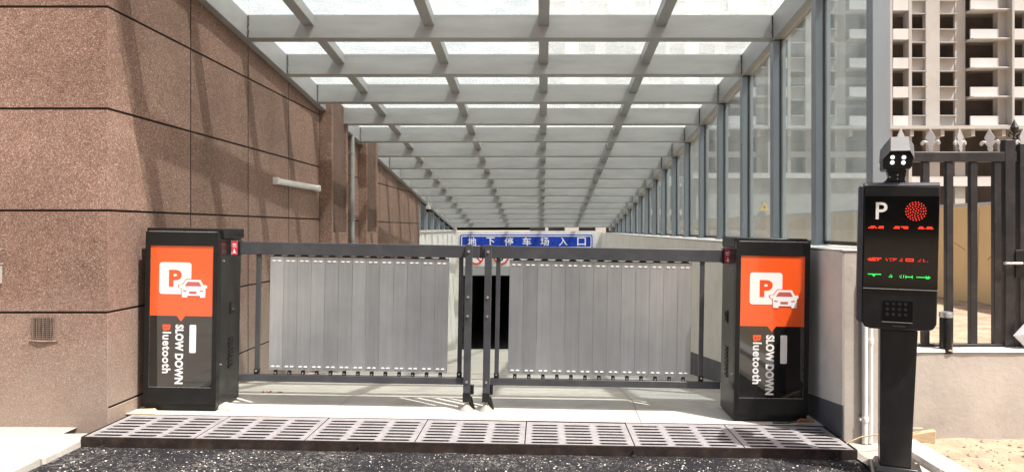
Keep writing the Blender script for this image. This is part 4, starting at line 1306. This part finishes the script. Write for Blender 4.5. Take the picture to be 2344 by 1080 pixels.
for i in range(9):
    x = -1.98 + random.uniform(-.07, .07); y = 5.66 + random.uniform(-.03, .03); r = random.uniform(.006, .013)
    z = zramp(x, y) + r * .3
    ring = [(x + r * math.cos(k * 1.047), y + r * math.sin(k * 1.047), z) for k in range(6)]
    mb.add(ring + [(x, y, z + r * .7), (x, y, z - r * .5)], [(k, (k + 1) % 6, 6) for k in range(6)] + [((k + 1) % 6, k, 7) for k in range(6)])
o = mb.build("debris", 'rust_orange'); o["kind"] = "stuff"

# ------------------------------------------------------------------ behind the fence: ochre wall, cabin, towers
yw = empty("ochre_wall", (4.95, 12, .33), "ochre painted site wall with pale coping behind the iron fence", "wall")
mb = MB(); mb.box(4.9, 5.08, 6.6, 30, .2, 1.45)
child_world(mb.build("wall", 'yellow', bevel=.01), yw)
mb = MB(); mb.box(4.88, 5.10, 6.58, 30, 1.4505, 1.49)
child_world(mb.build("coping", 'tower_white'), yw)
mb = MB()
for (ya, za, yb, zb_) in ((8.9, .95, 9.3, 1.05), (8.15, 1.0, 8.45, .86), (8.62, 1.4, 8.66, .5)):
    mb.tube([(4.899, ya, za), (4.899, (ya + yb) / 2, (za + zb_) / 2 + .02), (4.899, yb, zb_)], .004, 5)
child_world(mb.build("crack", 'cracks'), yw)

cb = empty("site_cabin", (8.5, 30, .33), "low grey site cabin with a pale roof edge beyond the glass wall", "cabin")
mb = MB(); mb.box(6.0, 13.0, 30, 33, .33, 3.15)
child_world(mb.build("wall", 'cabin'), cb)
mb = MB(); mb.box(5.8, 13.2, 29.8, 33.2, 3.151, 3.35)
child_world(mb.build("roof", 'tower_white'), cb)
wq = px(1750, 482, 29.9)
wt = empty("warning_sign", wq, "small yellow warning triangle on the grey cabin beyond the glass", "sign")
mb = MB(); mb.prism([(-.19, 0), (.19, 0), (0, .36)], 'y', .0, .03); mb.build("plate", 'sign_yellow', wt)
mb = MB(); mb.prism([(.02, .24), (-.05, .12), (-.005, .12), (-.03, .04), (.05, .15), (.005, .15)], 'y', -.004, -.001); mb.build("bolt_symbol", 'black', wt)

def tower(label, Y, ux0, nb, nfl, base_z, z_first, pitch, sc, rz=0.0):
    """unfinished block: slabs, piers, open dark rooms and projecting balcony fronts, bay by bay"""
    t = empty("apartment_tower", (0, Y, 0), label, "apartment tower")
    def TX(u): return (ux0 + u) * sc
    period = 276
    D = 7.0
    Xa, Xb = TX(0), TX(period * nb)
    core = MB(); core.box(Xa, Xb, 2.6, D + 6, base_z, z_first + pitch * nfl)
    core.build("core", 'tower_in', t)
    walls = MB()
    fl = range(0, nfl)
    for b in range(nb):
        o_ = b * period
        # piers run the full height
        ztop = z_first + pitch * nfl
        for (a, c_, y0, y1) in ((36, 43, -.4, .82), (81, 113, 0.15, .82), (152, 176, .5, .82), (244, 263, .0, .82), (263, 268, -1.0, .82)):
            walls.box(TX(o_ + a), TX(o_ + c_), y0, y1, base_z, ztop)
        for k in fl:
            z0 = z_first + k * pitch
            # spandrels (recessed bays B and C)
            for (a, c_, y0) in ((43, 81, .55), (113, 152, .55)):
                walls.box(TX(o_ + a), TX(o_ + c_), y0, y0 + .25, z0 - .35, z0 + .85)
            walls.box(TX(o_ + 268), TX(o_ + 276), .3, .55, z0 - .3, z0 + 1.3)
    walls.build("wall", 'tower', t)
    for k in fl:
        z0 = z_first + k * pitch
        s = MB()
        for b in range(nb):
            o_ = b * period
            for (a, c_, y0) in ((43, 81, .15), (113, 152, .15)):
                s.box(TX(o_ + a), TX(o_ + c_) + .1, y0, .549, z0 + .852, z0 + .93)
                s.box(TX(o_ + a), TX(o_ + c_) + .1, y0, .549, z0 - .43, z0 - .352)
        s.box(Xa, Xb, .82, 2.599, z0 - .12, z0 + .05)
        s.build("floor_slab", 'tower', t)
        for b in range(nb):
            o_ = b * period
            for (a, c_) in ((0, 36), (178, 243)):
                m = MB()
                m.box(TX(o_ + a) + .02, TX(o_ + c_) - .02, -.38 if a == 0 else -.25, -.22 if a == 0 else -.09, z0 - .15, z0 + .78)
                m.box(TX(o_ + a) + .02, TX(o_ + c_) + (0.9 if a else -.02), -.39 if a == 0 else -.75, .82, z0 - .26, z0 - .152)
                m.build("balcony", 'tower_white', t)
    # podium ledge
    m = MB(); m.box(Xa, Xb, -1.4, .1, z_first - .62, z_first - .31)
    for b in range(nb * 4):
        x = TX(b * period / 4.0 + 30)
        m.box(x, x + .35, -1.2, .1, z_first - 1.3, z_first - .621)
    m.build("podium_ledge", 'tower', t)
    m = MB()
    for b in range(nb):
        o_ = b * period
        for kk in range(3):
            zz = z_first - 3.0 - kk * 2.81
            if zz > base_z + .3:
                m.box(TX(o_), TX(o_ + period), .1, .4, zz - .2, zz + (.75 if kk % 2 else .35))
    m.build("lower_band", 'tower_white', t)
    return t
sc = 75.0 / 1760
tower("pale unfinished concrete tower with open dark rooms, above the iron fence", 75, 2040 - 1241 - 276 * 3, 5, 11, .33, 11.35, 2.81, sc)
print("objects", len(bpy.data.objects))
